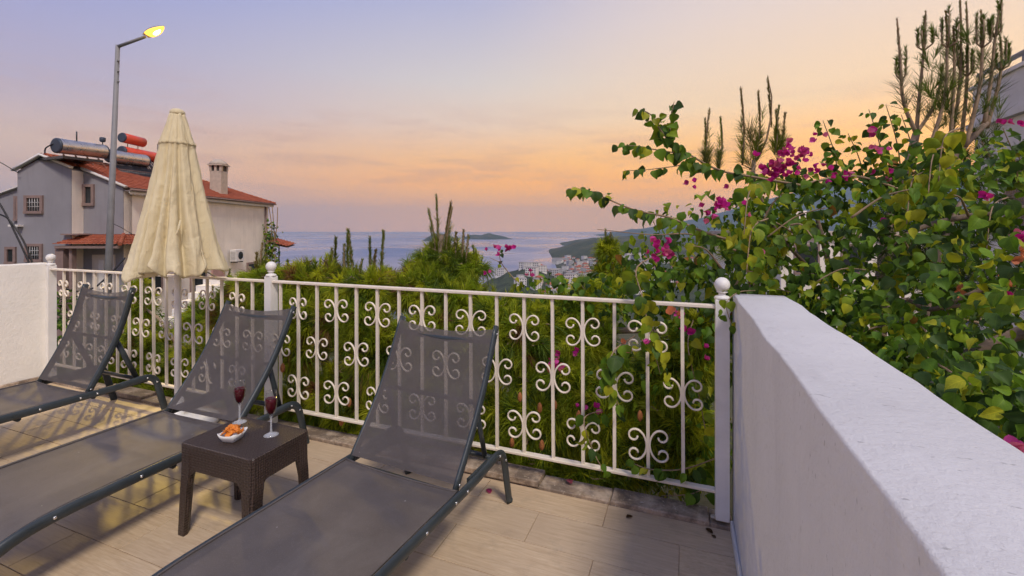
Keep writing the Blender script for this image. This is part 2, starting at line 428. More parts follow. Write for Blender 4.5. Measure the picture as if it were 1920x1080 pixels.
# the headland with the town at its foot: crest height seen against the sea
def headland(name, crest, Dc, Dn, Db, nx=90, nd=26, foot=None, seed=0, mat='headland', rough=4):
    px0, px1 = crest[0][0], crest[-1][0]; xs, ys = zip(*crest)
    mb = MB(); vs = []
    for i in range(nx + 1):
        px = px0 + (px1 - px0) * i / nx; yc = float(np.interp(px, xs, ys)); zc = CAMZ - (yc - HY) / FPX * Dc
        for j in range(nd + 1):
            t = j / nd
            if t < .6: u = t / .6; D = Dn + (Dc - Dn) * u; base = foot(px, u) if foot else SEA - 3; f = u * u * (3 - 2 * u); z = base + (zc - base) * f
            else: u = (t - .6) / .4; D = Dc + (Db - Dc) * u; z = zc + (SEA - 8 - zc) * (u * u * (3 - 2 * u))
            w = max(0.0, min(1.0, (z - SEA) / 25))
            if abs(t - .6) > .03: z += rough * w * nz1(px * .05 + D * .004, seed + D * .002)
            cx = (px - HX) / FPX * Dc * (1 + (D / Dc - 1) * .55)
            vs.append(fr(cx, D, z))
    nv = nd + 1
    mb.add(vs, [(i * nv + j, (i + 1) * nv + j, (i + 1) * nv + j + 1, i * nv + j + 1) for i in range(nx) for j in range(nd)], True)
    o = mb.build(name, M[mat]); o['kind'] = 'structure'; return o
TOWN = lambda px, u: SEA - 5 + 31 * max(0, min(1, (px - 985) / 130)) + 45 * max(0, min(1, (px - 1110) / 200))
headland('headland', [(955, 500), (985, 492), (1020, 478), (1060, 463), (1080, 456), (1110, 449), (1140, 446), (1180, 445), (1225, 450), (1270, 453), (1350, 452), (1450, 448), (1600, 440), (1800, 430), (2050, 420)], 2300, 520, 3200, foot=TOWN, seed=2.0)
headland('hillside', [(850, 580), (872, 560), (895, 541), (920, 525), (935, 520), (950, 511), (968, 507), (985, 500), (1010, 503), (1030, 509), (1045, 514), (1090, 528), (1200, 550)], 900, 560, 1100, nx=60, nd=18, seed=3.0, rough=2.5)
headland('far_headland', [(1052, 458), (1068, 453), (1085, 449), (1105, 447), (1130, 445), (1160, 443), (1190, 442), (1230, 443), (1300, 444), (1400, 446)], 3600, 3100, 4600, nx=60, nd=14, seed=5.0, rough=5)
headland('mountain', [(1085, 446), (1120, 441), (1155, 436), (1185, 431), (1215, 427), (1245, 421), (1270, 416), (1310, 410), (1350, 399), (1400, 384), (1450, 371), (1500, 358), (1550, 350), (1590, 345), (1625, 342), (1660, 346), (1720, 352), (1800, 340), (1900, 335), (2100, 345)], 9000, 6800, 11500, nx=120, nd=22, seed=8.0, mat='mountain', rough=30)
def island(name, prof, D, depth, seed):
    mb = MB(); vs = []; nx, nd = 48, 12; xs, ys = zip(*prof)
    for i in range(nx + 1):
        px = xs[0] + (xs[-1] - xs[0]) * i / nx; zc = CAMZ - (float(np.interp(px, xs, ys)) - HY) / FPX * D
        wid = math.sin(math.pi * (i + .3) / (nx + .6)) ** .5
        for j in range(nd + 1):
            a = j / nd * 2 - 1; f = max(0, 1 - abs(a) ** 1.6)
            vs.append(fr((px - HX) / FPX * D, D + a * depth * wid, SEA - 2 + (zc - SEA + 2) * f + (4 * nz1(i * .5 + j, seed) if 0 < j < nd and abs(a) > .1 else 0)))
    mb.add(vs, [(i * (nd + 1) + j, (i + 1) * (nd + 1) + j, (i + 1) * (nd + 1) + j + 1, i * (nd + 1) + j + 1) for i in range(nx) for j in range(nd)], True)
    o = mb.build(name, M['headland']); o['kind'] = 'structure'; return o
island('island', [(793, 451), (800, 446), (808, 441), (818, 438), (830, 438), (842, 442), (852, 446), (862, 451)], 4850, 260, 1)
island('island', [(864, 448.5), (872, 444), (882, 440.5), (892, 440), (902, 441), (910, 438.5), (917, 436.5), (924, 439), (934, 441), (946, 443.5), (960, 448)], 5650, 350, 4)

# ------------------------------------------------------------------ terrace
floor = MB().cube((-5.75, -2.2, -.34), (.24, 2.315, -.006)).build('terrace_floor', M['grout']); floor['kind'] = 'structure'
TW, TL, GAP = .228, .65, .003
tile_me = MB().box((0, 0, 0), (TL - GAP, TW - GAP, .02), bev=.0012).mesh('tile', M['tile'])
row = -9
for k in range(-9, 5):
    y0 = 1.21 + TW * k; off = -.36 if k % 2 == 0 else -.67
    yc = y0 + TW / 2; sy = 1.0
    if y0 + TW > 2.3:
        sy = (2.302 - y0) / TW; yc = (y0 + 2.302) / 2
    for n in range(-9, 2):
        x0 = off + TL * n; x1 = x0 + TL
        if x1 < -5.45 or x0 > .2: continue
        a, b = max(x0, -5.46), min(x1, .214)
        if b - a < .03: continue
        link('tile', tile_me, floor, loc=((a + b) / 2, yc, -.0098 + random.uniform(-.0006, .0006)), rot=(random.uniform(-.001, .001), random.uniform(-.001, .001), 0), scale=((b - a) / TL, sy, 1))
# marble kerb under the railing, stone by stone
kerb = MB().cube((-5.46, 2.318, -.3), (.214, 2.425, .0)).build('kerb', M['grout']); kerb['kind'] = 'structure'
xk = .212
for ln in (.10, .464, .38, .74, .65, .72, .60, .66, .58, .78):
    a = max(xk - ln, -5.46)
    MB().box(((a + xk) / 2, 2.366 + random.uniform(-.003, .003), .012), (xk - a - .004, .128, .036), bev=.005).build('kerb_stone', M['kerb'], kerb, rot=(random.uniform(-.006, .006), 0, 0))
    xk = a
    if xk <= -5.45: break

def wall_block(name, x0, x1, y0, y1, z0, z1, mat, uneven=.004):
    nx, ny, nz_ = 6, 60, 16; mb = MB(); w, l, h = x1 - x0, y1 - y0, z1 - z0
    def P(x, y, z):
        return (x + uneven * nz1(y * 7 + z * 3, 1.0 + x * 9), y, z + uneven * nz1(y * 5 + x * 11, 3.0))
    r = .006
    prof = [(x0, z0), (x0, z1 - r), (x0 + r * .3, z1 - r * .3), (x0 + r, z1), (x1 - r, z1), (x1 - r * .3, z1 - r * .3), (x1, z1 - r), (x1, z0)]
    vs = []
    for i in range(ny + 1):
        y = y0 + l * i / ny; vs += [P(a, y, b) for a, b in prof]
    n = len(prof)
    fs = [(i * n + j, i * n + j + 1, (i + 1) * n + j + 1, (i + 1) * n + j) for i in range(ny) for j in range(n - 1)]
    fs += [tuple(range(n - 1, -1, -1)), tuple(ny * n + j for j in range(n))]
    mb.add(vs, fs, True); return mb.mesh(name, mat)
WT = 1.098
t = empty('terrace_wall', (.325, 1.0, 0)); tag(t, 'thick white plastered parapet wall running towards the viewer at right', 'wall')
link('wall_body', wall_block('wall_body', .213 - .325, .432 - .325, -3.0, 1.35, -.6, WT, M['white_wall']), t)
MB().cube((.199 - .325, -3.0, -.0), (.2145 - .325, 1.30, .055), bev=.006).build('skirting', M['white_wall'], t)
t = empty('terrace_wall', (-5.6, 1.0, 0)); tag(t, 'cream white parapet wall at far left behind the steepest lounger', 'wall')
link('wall_body', wall_block('wall_body', -.14, .105, -3.0, 1.38, -.6, 1.085, M['cream_wall']), t)
MB().cube((.1052, -3.0, 0), (.124, 1.30, .06), bev=.008).build('skirting', M['kerb'], t)

# ------------------------------------------------------------------ railing
rail = empty('railing', (-2.72, 2.34, .03)); tag(rail, 'white wrought iron railing with scrolls and ball topped posts along the terrace edge', 'railing')
def lx(x): return x + 2.72
def half_scroll(s):
    """one C scroll on side s of a bar, ends curled into small spirals"""
    pts = []; H = .068; W = .082
    half = []
    for i in range(9):        # belly of the C: touches the bar at mid height
        a = i / 8 * 1.25; half.append((.006 + W * .52 * (1 - math.cos(a)), H * .80 * math.sin(a) / math.sin(1.25)))
    cx, cz = half[-1]; ang = math.atan2(half[-1][1] - half[-2][1], half[-1][0] - half[-2][0])
    x, z = cx, cz; r = .029; step = .0088
    for i in range(11):       # spiral turning outwards and down
        ang -= step / r; x += step * math.cos(ang); z += step * math.sin(ang); half.append((x, z)); r *= .93
    up = [(s * a, 0, b) for a, b in half]; dn = [(s * a, 0, -b) for a, b in half[1:]]
    return dn[::-1] + up
def scroll_mesh():
    mb = MB()
    for s in (-1, 1): mb.tube(half_scroll(s), .0054, 6, up=(0, 1, 0), sx=.72, sy=1.15)
    return mb.mesh('scroll', M['white_paint'])
scroll_me = scroll_mesh()
bar_me = MB().box((0, 0, 0), (.016, .016, .876), bev=.002).mesh('baluster', M['white_paint'])
def baluster(x, kind):
    b = link('baluster', bar_me, rail, loc=(lx(x), 0, .57), rot=(0, random.uniform(-.004, .004) - .004, random.uniform(-.05, .05)))
    for z in ((.861, .32) if kind == 'A' else (.597,)):
        link('scroll', scroll_me, b, loc=(0, random.uniform(-.004, .0), z - .6 + random.uniform(-.004, .004)), rot=(random.uniform(-.06, .06), random.uniform(-.05, .05), random.uniform(-.12, .12)), scale=random.uniform(1.22, 1.34))
for i in range(17): baluster(-2.631 + .164 * i, 'B' if i % 2 == 0 else 'A')
for i in range(16): baluster(-5.262 + .1575 * i, 'A' if i % 2 == 0 else 'B')
for a, b in ((-5.445, -2.752), (-2.690, .137)):
    MB().box(((lx(a) + lx(b)) / 2, 0, 1.003), (b - a, .038, .017), bev=.003).build('top_rail', M['white_paint'], rail)
    MB().box(((lx(a) + lx(b)) / 2, 0, .128), (b - a, .036, .015), bev=.003).build('bottom_rail', M['white_paint'], rail)
for x in (-5.478, -2.721, .1676):
    p = MB().box((lx(x), 0, .52), (.06, .06, 1.04), bev=.004).build('post', M['post_paint'], rail)
    MB().lathe([(.034, 1.04), (.036, 1.046), (.030, 1.054), (.016, 1.058), (.016, 1.068), (.026, 1.073), (.018, 1.078)], 16, (lx(x), 0, 0)).build('collar', M['post_paint'], p)
    MB().ball((lx(x), 0, 1.108), .035, 18, 12).build('ball_finial', M['post_paint'], p)

# ------------------------------------------------------------------ loungers
screw_me = MB().lathe([(.0065, -.002), (.0065, .002), (.004, .0035), (1e-5, .0038)], 10).mesh('screw', M['screw'])
RAILP = [(-1.115, .0), (-1.09, .09), (-1.05, .165), (-.99, .222), (-.91, .260), (-.80, .279), (-.6, .285), (0, .285), (.15, .287), (.25, .295), (.325, .297), (.375, .280), (.405, .235), (.43, .14), (.465, .0)]
def dense(p, n=5):
    """Catmull-Rom through the points"""
    out = []
    for i in range(len(p) - 1):
        p0 = p[max(i - 1, 0)]; p1 = p[i]; p2 = p[i + 1]; p3 = p[min(i + 2, len(p) - 1)]
        for k in range(n):
            t = k / n; out.append(tuple(.5 * (2 * b + (c - a) * t + (2 * a - 5 * b + 4 * c - d) * t * t + (3 * b - a - 3 * c + d) * t ** 3) for a, b, c, d in zip(p0, p1, p2, p3)))
    out.append(tuple(p[-1])); return out
RD = dense(RAILP, 5)
def rail_z(y): return float(np.interp(y, [a for a, b in RD], [b for a, b in RD]))
def lounger(loc, rz, ang, label):
    t = empty('sun_lounger', loc, rz); tag(t, label, 'sun lounger', 'grey mesh sun loungers on the terrace')
    for s in (-1, 1):
        r = MB().tube([(s * .322, y, max(z, .004)) for y, z in RD], .024, 10, up=(1, 0, 0), sx=1.0, sy=.55).build('side_rail', M['dark_metal'], t)
        for y in (-.98, -.80, -.50, -.26, -.06, .03, .335, .40):
            z = rail_z(y); link('screw', screw_me, r, loc=(s * (.322 + .0135), y, z), rot=(0, s * math.pi / 2, 0))
        MB().lathe([(.017, 0), (.018, .012), (.014, .02)], 10, (s * .322, .466, .0)).build('foot_cap', M['dark_metal'], t)
        MB().lathe([(.017, 0), (.018, .012), (.014, .02)], 10, (s * .322, -1.115, .0)).build('foot_cap', M['dark_metal'], t)
    for y, z, nme in ((-1.0, .19, 'crossbar'), (-.35, .255, 'crossbar'), (.02, .262, 'crossbar'), (.34, .275, 'crossbar')):
        MB().tube([(-.315, y, z), (.315, y, z)], .014, 8).build(nme, M['dark_metal'], t)
    # seat sling: follows the rails, sags a little between them
    sag = random.uniform(.010, .016)
    def seat(u, v):
        y = -1.035 + u * 1.022; x = -.312 + .624 * v; e = 1 - (2 * v - 1) ** 2
        return (x, y, rail_z(y) + .019 - sag * e * (1.0 if y > -.9 else .5) + .0015 * nz1(x * 9 + y * 6, ang))
    sl = MB().grid(seat, 46, 14).build('seat_sling', M['fabric'], t)
    for v_ in (.004, .996): MB().tube([Vector(seat(k / 40, v_)) + Vector((0, 0, .002)) for k in range(41)], .0045, 5).build('hem', M['fabric'], sl)
    for u_ in (.0, .995): MB().tube([Vector(seat(u_, k / 14)) + Vector((0, 0, .001)) for k in range(15)], .005, 5).build('hem', M['fabric'], sl)
    # backrest
    bt = empty('backrest', (0, .0, .298)); bt.parent = t
    ca, sa = math.cos(ang), math.sin(ang)
    def bp(l, off=0.0):       # along the backrest, off = towards the sitter
        bend = .030 * max(0.0, math.sin(math.pi * max(0.0, min(1, l / .72)))) ** 1.2
        o = off - bend
        return (l * ca - o * sa, l * sa + o * ca)
    Lb = .725
    for s in (-1, 1):
        MB().tube([(s * .292, *bp(l)) for l in np.linspace(-.01, Lb, 16)], .021, 8, up=(1, 0, 0), sx=1.0, sy=.6).build('back_tube', M['dark_metal'], bt)
        y, z = bp(Lb - .04); link('screw', screw_me, bt, loc=(s * .306, y, z), rot=(0, s * math.pi / 2, 0))
        y, z = bp(.02); link('screw', screw_me, bt, loc=(s * .306, y, z), rot=(0, s * math.pi / 2, 0))
    y, z = bp(Lb - .075, -.006); MB().tube([(-.285, y, z), (0, y - .006, z - .012), (.285, y, z)], .015, 8).build('head_bar', M['dark_metal'], bt)
    y, z = bp(.03, -.006); MB().tube([(-.285, y, z), (.285, y, z)], .012, 8).build('hinge_bar', M['dark_metal'], bt)
    def back(u, v):
        e = 1 - (2 * v - 1) ** 2
        l = .018 + u * (Lb - .02 - .030 * e - .018); x = -.296 + .592 * v
        y, z = bp(l, .018 - .012 * e); return (x, y, z)
    MB().grid(back, 22, 14).build('back_sling', M['fabric_back'], bt)
    # ratchet stay that props the backrest up
    yb, zb = bp(.36, -.01)
    for s in (-1, 1):
        MB().tube([(s * .262, yb, zb), (s * .27, .30, .0)], .014, 8, up=(1, 0, 0), sx=1.3, sy=.5).build('prop_arm', M['dark_metal'], bt)
        MB().box((s * .285, .24, -.028), (.02, .24, .03), bev=.004).build('ratchet_plate', M['dark_metal'], bt)
    MB().tube([(-.262, yb, zb), (.262, yb, zb)], .011, 8).build('prop_bar', M['dark_metal'], bt)
    return t
lounger((-4.055, 1.80, 0), R(0), R(68.5), 'sun lounger with the steepest backrest beside the far left wall')
lounger((-2.625, 1.785, 0), R(0.5), R(57.0), 'middle sun lounger between parasol base and brown table')
lounger((-1.195, 1.705, 0), R(-4.2), R(58.5), 'nearest sun lounger at right of the brown table')

# ------------------------------------------------------------------ side table with glasses and snacks
tb = empty('side_table', (-1.94, 1.533, 0)); tag(tb, 'low dark brown woven rattan look side table with two wine glasses', 'table')
hw, hd, HT = .2275, .158, .42
def rrect(w, d, r, n=5):
    out = []
    for cx, cy, a0 in ((w - r, d - r, 0), (-w + r, d - r, 90), (-w + r, -d + r, 180), (w - r, -d + r, 270)):
        for i in range(n + 1): a = R(a0 + 90 * i / n); out.append((cx + r * math.cos(a), cy + r * math.sin(a)))
    return out
mb = MB(); loops = [(hw + .001, hd + .001, HT - .03), (hw + .001, hd + .001, HT - .008), (hw - .002, hd - .002, HT - .002), (hw - .007, hd - .007, HT)]
vs = []; nn = None
for w, d, z in loops:
    p = rrect(w, d, .022); nn = len(p); vs += [(a, b, z) for a, b in p]
fs = [(k * nn + i, k * nn + (i + 1) % nn, (k + 1) * nn + (i + 1) % nn, (k + 1) * nn + i) for k in range(3) for i in range(nn)] + [tuple(3 * nn + i for i in range(nn)), tuple(range(nn - 1, -1, -1))]
mb.add(vs, fs); mb.build('table_top', M['rattan'], tb)
def apron(L_, y, rotz, name):
    """side panel whose lower edge arches between the legs"""
    n = 18; pts = []
    for i in range(n + 1):
        u = i / n * 2 - 1; a = abs(u); drop = .085 + (.05 * max(0, (a - .72) / .28) ** 2 if a > .72 else 0)
        pts.append((u * L_, HT - .031 - drop + .0))
    poly = pts + [(L_, HT - .031), (-L_, HT - .031)]
    m_ = MB(); c_, s_ = math.cos(rotz), math.sin(rotz)
    m_.prism(poly, y - .014, y, lambda a, b, z: (a * c_ - z * s_, a * s_ + z * c_, b)); return m_.build(name, M['rattan'], tb)
for k, (L_, y) in enumerate(((hw - .055, hd - .003), (hd - .05, hw - .003), (hw - .055, hd - .003), (hd - .05, hw - .003))):
    fix_normals(apron(L_, y, k * math.pi / 2, 'apron'))
for sx in (-1, 1):
    for sy in (-1, 1):
        mb = MB(); vs = []
        secs = [(HT - .031, .066, 0), (HT - .14, .062, .001), (HT - .2, .056, .004), (.02, .050, .010), (0, .049, .010)]
        for z, w, o in secs:
            x0, y0 = sx * (hw - .001 + o), sy * (hd - .001 + o); x1, y1 = x0 - sx * w, y0 - sy * w; c = .012
            ring = [(x0 - sx * c, y0), (x1, y0), (x1, y0 - sy * w * .38), (x0 - sx * w * .38, y1), (x0, y1), (x0, y0 - sy * c)]
            vs += [(a, b, z) for a, b in ring]
        m6 = 6
        fs = [(k * m6 + i, k * m6 + (i + 1) % m6, (k + 1) * m6 + (i + 1) % m6, (k + 1) * m6 + i) for k in range(len(secs) - 1) for i in range(m6)] + [tuple(range(m6)), tuple((len(secs) - 1) * m6 + i for i in range(m6))]
        fix_normals(mb.add(vs, fs).build('leg', M['rattan'], tb))

def m_glass():
    m = Mat('clear_glass'); g = m.n('ShaderNodeBsdfGlossy'); g.inputs['Roughness'].default_value = .03; tr = m.n('ShaderNodeBsdfTransparent'); tr.inputs[0].default_value = (.97, .98, .98, 1)
    lw = m.n('ShaderNodeLayerWeight'); lw.inputs[0].default_value = .3; mx = m.n('ShaderNodeMixShader'); m.l(m.rng(lw.outputs['Facing'], .25, .95, .015, .85), mx.inputs[0]); m.l(tr.outputs[0], mx.inputs[1]); m.l(g.outputs[0], mx.inputs[2]); m.l(mx.outputs[0], m.out.inputs[0]); return m.m
M['glass'] = m_glass()
def m_stem():
    m = Mat('solid_glass_stem'); m.col((.86, .88, .90)).rough(.04); tr = m.n('ShaderNodeBsdfTransparent'); mx = m.n('ShaderNodeMixShader'); mx.inputs[0].default_value = .72; m.b.inputs['Specular IOR Level'].default_value = 1.0
    m.l(m.b.outputs[0], mx.inputs[1]); m.l(tr.outputs[0], mx.inputs[2]); m.l(mx.outputs[0], m.out.inputs[0]); return m.m
M['stem'] = m_stem()
def m_wine():
    m = Mat('red_wine'); m.col((.075, .003, .008)).rough(.12); m.b.inputs['Transmission Weight'].default_value = .0; m.b.inputs['IOR'].default_value = 1.34; return m.m
M['wine'] = m_wine()
def wine_glass(x, y, label, lev, s=1.0):
    t = empty('wine_glass', (x, y, HT)); t.scale = (s,) * 3; tag(t, label, 'wine glass', 'glasses of red wine on the brown table')
    outer = [(.0, .0005), (.032, .0008), (.0325, .003), (.022, .007), (.008, .013), (.005, .022), (.0042, .05), (.0045, .082), (.008, .094), (.017, .108), (.0238, .130), (.0268, .158), (.0265, .185), (.0248, .210)]
    inner = [(.0236, .2098), (.0253, .185), (.0256, .158), (.0226, .131), (.0158, .110), (.007, .098), (1e-5, .096)]
    MB().lathe([(max(r, 1e-5), z) for r, z in outer[8:] + inner], 32, cap=False).build('bowl', M['glass'], t)
    MB().lathe([(max(r, 1e-5), z) for r, z in outer[:9]], 24, cap=False).build('stem', M['stem'], t)
    w = [(1e-5, .0966), (.0066, .0985), (.0154, .1105), (.0222, .1315), (.0252, .158)]
    rl = float(np.interp(lev, [.158, .185], [.0252, .0249])); w += [(rl, lev), (rl - .001, lev - .0006), (1e-5, lev - .0006)]
    MB().lathe(w, 32, cap=False).build('wine', M['wine'], t)
wine_glass(-2.105, 1.625, 'glass of red wine behind the bowl of orange crisps', .174)
wine_glass(-1.836, 1.579, 'glass of red wine standing alone nearer the table edge', .176)

bw = empty('snack_bowl', (-1.963, 1.480, HT), R(14)); bw.scale = (.8,) * 3; tag(bw, 'small square white porcelain bowl filled with orange crisps', 'bowl')
def sq(rad, z, flare, n=40):
    out = []
    for i in range(n):
        a = 2 * math.pi * (i + .5) / n; ca, sa = math.cos(a), math.sin(a); p = 6
        k = 1 / (abs(ca) ** p + abs(sa) ** p) ** (1 / p); cor = max(0, (k - 1) / .22)
        out.append((rad * k * ca, rad * k * sa, z + flare * cor ** 2))
    return out
secs = [sq(.034, .0, 0), sq(.040, .004, 0), sq(.052, .026, .001), (sq(.061, .045, .007)), sq(.0585, .0455, .007), sq(.049, .027, .001), sq(.037, .008, 0), sq(.001, .0072, 0)]
vs = [p for s in secs for p in s]; n = 40
fs = [(k * n + i, k * n + (i + 1) % n, (k + 1) * n + (i + 1) % n, (k + 1) * n + i) for k in range(len(secs) - 1) for i in range(n)] + [tuple(range(n - 1, -1, -1))]
o = MB().add(vs, fs, True).build('bowl_body', plain('white_porcelain', (.84, .83, .80), .15, .03, 6), bw)
M['crisp'] = plain('orange_crisp', (.72, .22, .02), .55, .3, 70, bump=.4)
for k in range(22):
    a = random.uniform(0, 6.28); rr = .036 * math.sqrt(random.random()); w = random.uniform(.011, .017); l = random.uniform(.014, .022); cv = random.uniform(18, 45)
    def chip(u, v, w=w, l=l, cv=cv):
        x, y = (u - .5) * 2, (v - .5) * 2; q = math.sqrt(max(0, 1 - .35 * y * y)); X, Y = x * w * q, y * l * (1 - .15 * x * x)
        return (X, Y, cv * X * X - .4 * cv * Y * Y)
    m_ = MB().grid(chip, 6, 6); o = m_.build('crisp', M['crisp'])
    md = o.modifiers.new('s', 'SOLIDIFY'); md.thickness = .0018
    h = .036 + .030 * (1 - (rr / .036) ** 2) * random.uniform(.5, 1.0)
    o.location = (-1.963 + rr * math.cos(a), 1.480 + rr * math.sin(a), HT + h); o.rotation_euler = (random.uniform(-.9, .9), random.uniform(-.9, .9), random.uniform(0, 6.28))
    tag(o, 'curled orange crisp heaped in the white bowl', 'crisp', 'orange crisps in the bowl')

# ------------------------------------------------------------------ closed parasol
ps = empty('parasol', (-3.365, 2.12, 0)); tag(ps, 'closed cream canvas parasol standing by the railing behind the loungers', 'parasol')
MB().tube([(0, 0, .03), (0, 0, 2.2)], .0185, 14).build('pole', M['post_paint'], ps)
MB().lathe([(.255, 0), (.26, .012), (.25, .035), (.18, .060), (.08, .075), (.045, .085), (.038, .20), (.026, .205), (.022, .21)], 40).build('base', M['plastic_white'], ps)
def rad_at(z):
    return float(np.interp(z, [1.08, 1.12, 1.30, 1.52, 1.78, 2.0, 2.17, 2.22], [.262, .262, .222, .176, .128, .094, .050, .038]))
fold_a = [(.15, .28, 1.0), (.95, .16, .7), (1.75, .24, 1.1), (2.45, .14, .6), (3.15, .26, 1.0), (3.75, .13, .8), (4.25, .20, 1.2), (4.72, .10, .8), (5.05, .15, 1.0), (5.50, .11, .7), (5.88, .17, 1.1)]
def canopy(u, v, top=2.215, bot=1.10):
    a = 2 * math.pi * v; z = top + (bot - top) * u; val = 0; rid = 0
    for i, (fa, w, dp) in enumerate(fold_a):
        d = (a - fa - .10 * math.sin(2.2 * u + i * 1.7) + math.pi) % (2 * math.pi) - math.pi
        val += dp * math.exp(-(d / (w * .62)) ** 2); rid += .35 * math.exp(-((d - w) / (w * .5)) ** 2)
    k = .10 + .30 * min(1, u * 1.3)
    r = rad_at(z) * (1.10 - k * val * .75 + k * .30 * rid) + .008 * u * nz1(a * 3 + u * 4, 2.0) + .004 * nz1(a * 2 + u * 11, 5.0)
    if abs(u - .19) < .012: r += .004
    hem = max(0, (u - .90) / .10)
    r += hem * (.016 * math.sin(11 * a + 1.0) + .012 * math.sin(17 * a))
    z += hem * (.030 * math.sin(5 * a + .6) + .022 * math.sin(9 * a)) + .016 * u * math.sin(16 * a) - .05 * u * u * (val - .5) * .5
    return (r * math.cos(a), r * math.sin(a), z)
cn = MB().grid(canopy, 90, 256).build('canopy', M['canvas'], ps)
md = cn.modifiers.new('s', 'SOLIDIFY'); md.thickness = .004
def flap(u, v):
    x, y, z = canopy(.20 * u, v); k = 1.02 + .012 * u; return (x * k, y * k, z + .004)
vf = MB().grid(flap, 14, 128).build('vent_flap', M['canvas'], ps); md = vf.modifiers.new('s', 'SOLIDIFY'); md.thickness = .003
MB().lathe([(.044, 2.215), (.047, 2.225), (.044, 2.240), (.030, 2.252), (.012, 2.258), (1e-5, 2.259)], 20).build('top_cap', M['canvas'], ps)
MB().tube([(.19, -.10, 1.46), (.20, -.12, 1.40), (.17, -.13, 1.33), (.16, -.12, 1.25)], .006, 6).build('tie_strap', M['canvas'], ps)

# ------------------------------------------------------------------ street lamp
M['galv'] = plain('galvanised_steel', (.24, .24, .25), .65, .15, 3, .1)
base = fr((203 - 960) / 840 * 14, 14, -3.2)
lp = empty('street_lamp', base); tag(lp, 'tall leaning grey street lamp glowing yellow in front of the house', 'street lamp')
topw = spot(221, 85, 14.0); hd1 = spot(272, 69, 13.8); hd2 = spot(308, 49, 13.6)
lean = spot(203, 515, 14.0); k = (base.z - lean.z) / (topw.z - lean.z); foot = lean + (topw - lean) * k
lp.location = foot
MB().tube([Vector((0, 0, 0)), (topw - foot) * .5, topw - foot], [.115, .088, .058], 12).build('pole', M['galv'], lp)
MB().lathe([(.19, 0), (.19, .04), (.13, .06), (.125, .35)], 14).build('pole_base', M['galv'], lp)
arm = MB().tube([topw - foot - Vector((0, 0, .04)), hd1 - foot], [.05, .042], 10).build('arm', M['galv'], lp)
for kk in range(3): MB().ball(topw - foot + Vector((.06, -.02, -.5 - kk * .32)), .035, 8, 6).build('bolt', M['galv'], arm)
ax = (hd2 - hd1).normalized(); side = ax.cross(Vector((0, 0, 1))).normalized(); upv = side.cross(ax).normalized(); HL = (hd2 - hd1).length
def head(u, v, sgn):
    w = .17 * math.sin(math.pi * min(1, .12 + u * .9)) ** .7; a = math.pi * v
    return hd1 - foot + ax * (u * HL) + side * (w * math.cos(a)) + upv * (sgn * (.12 if sgn > 0 else .075) * math.sin(a) * math.sin(math.pi * min(1, .15 + .8 * u)))
hh = MB().grid(lambda u, v: head(u, v, 1), 14, 12).build('lamp_housing', plain('grey_lamp_housing', (.3, .3, .3), .5, .1, 4), lp)
m = Mat('sodium_glow'); m.col((1, .7, .1)); m.b.inputs['Emission Color'].default_value = (1.0, .46, .06, 1); m.b.inputs['Emission Strength'].default_value = 2.6
MB().grid(lambda u, v: head(.22 + u * .76, v, -1.0), 12, 10).build('lamp_glass', m.m, hh)
mc = Mat('white_hot_core'); mc.col((1, .9, .6)); mc.b.inputs['Emission Color'].default_value = (1.0, .86, .5, 1); mc.b.inputs['Emission Strength'].default_value = 9
MB().tube([hd1 - foot + ax * HL * f - upv * (.074 * math.sin(math.pi * min(1, .15 + .8 * f)) - .012) for f in (.42, .5, .6, .7, .78)], [.02, .055, .065, .05, .02], 10).build('lamp_tube', mc.m, hh)
ld = bpy.data.lights.new('bulb', 'SPOT'); ld.energy = 1700; ld.color = (1.0, .66, .13); ld.shadow_soft_size = .16; ld.spot_size = R(125); ld.spot_blend = .6
lo = bpy.data.objects.new('bulb', ld); C.objects.link(lo); lo.parent = lp; lo.location = hd1 - foot + ax * HL * .6 - upv * .24
lo.rotation_euler = Vector((1.0, -.57, -1)).to_track_quat('-Z', 'Y').to_euler()

# ------------------------------------------------------------------ neighbouring house
H0 = (-24.6, 28.0, -5.5)
house = empty('villa', fr(*H0), TH); tag(house, 'grey and cream two storey villa with red tiled roof behind the parasol', 'house')
def hl_(cx, D, z): return (cx - H0[0], D - H0[1], z - H0[2])
def hbox(name, lo, hi, mat, parent=house, bev=0.0):
    return MB().cube(hl_(*lo), hl_(*hi), bev).build(name, mat, parent)
def m_house(name, col, peel):
    m = Mat(name); v = m.coord(which='World'); a = m.noise(.6, 6, .6, v); b = m.noise(1.2, 5, .65, v)
    c = m.mix(m.rng(a, .35, .7), col, tuple(k * .84 for k in col))
    c = m.mix(m.rng(m.noise(1.5, 5, .6, m.coord((2.5, 2.5, .25), 'World')), .52, .8, 0, .35), c, tuple(k * .55 for k in col))
    if peel: c = m.mix(m.rng(b, .69, .705), c, (.18, .20, .19))
    m.col(c).rough(.9); m.bump(m.noise(30, 4, .6, v), .3, .02); return m.m
M['h_grey'] = m_house('shaded_grey_plaster', (.29, .28, .305), True)  # grey deepened in the base colour, standing in for shade on sunlit front walls
M['h_cream'] = m_house('cream_house_plaster', (.90, .82, .72), False)
M['h_trim'] = plain('white_house_trim', (.72, .69, .66), .7, .1, 3)
M['h_brown'] = plain('mauve_brown_surround', (.26, .18, .16), .8, .15, 3)
M['h_dark'] = plain('dark_window_glass', (.03, .035, .04), .12, .3, 2)
M['h_bar'] = plain('white_window_bar', (.55, .54, .54), .6, .1, 4)
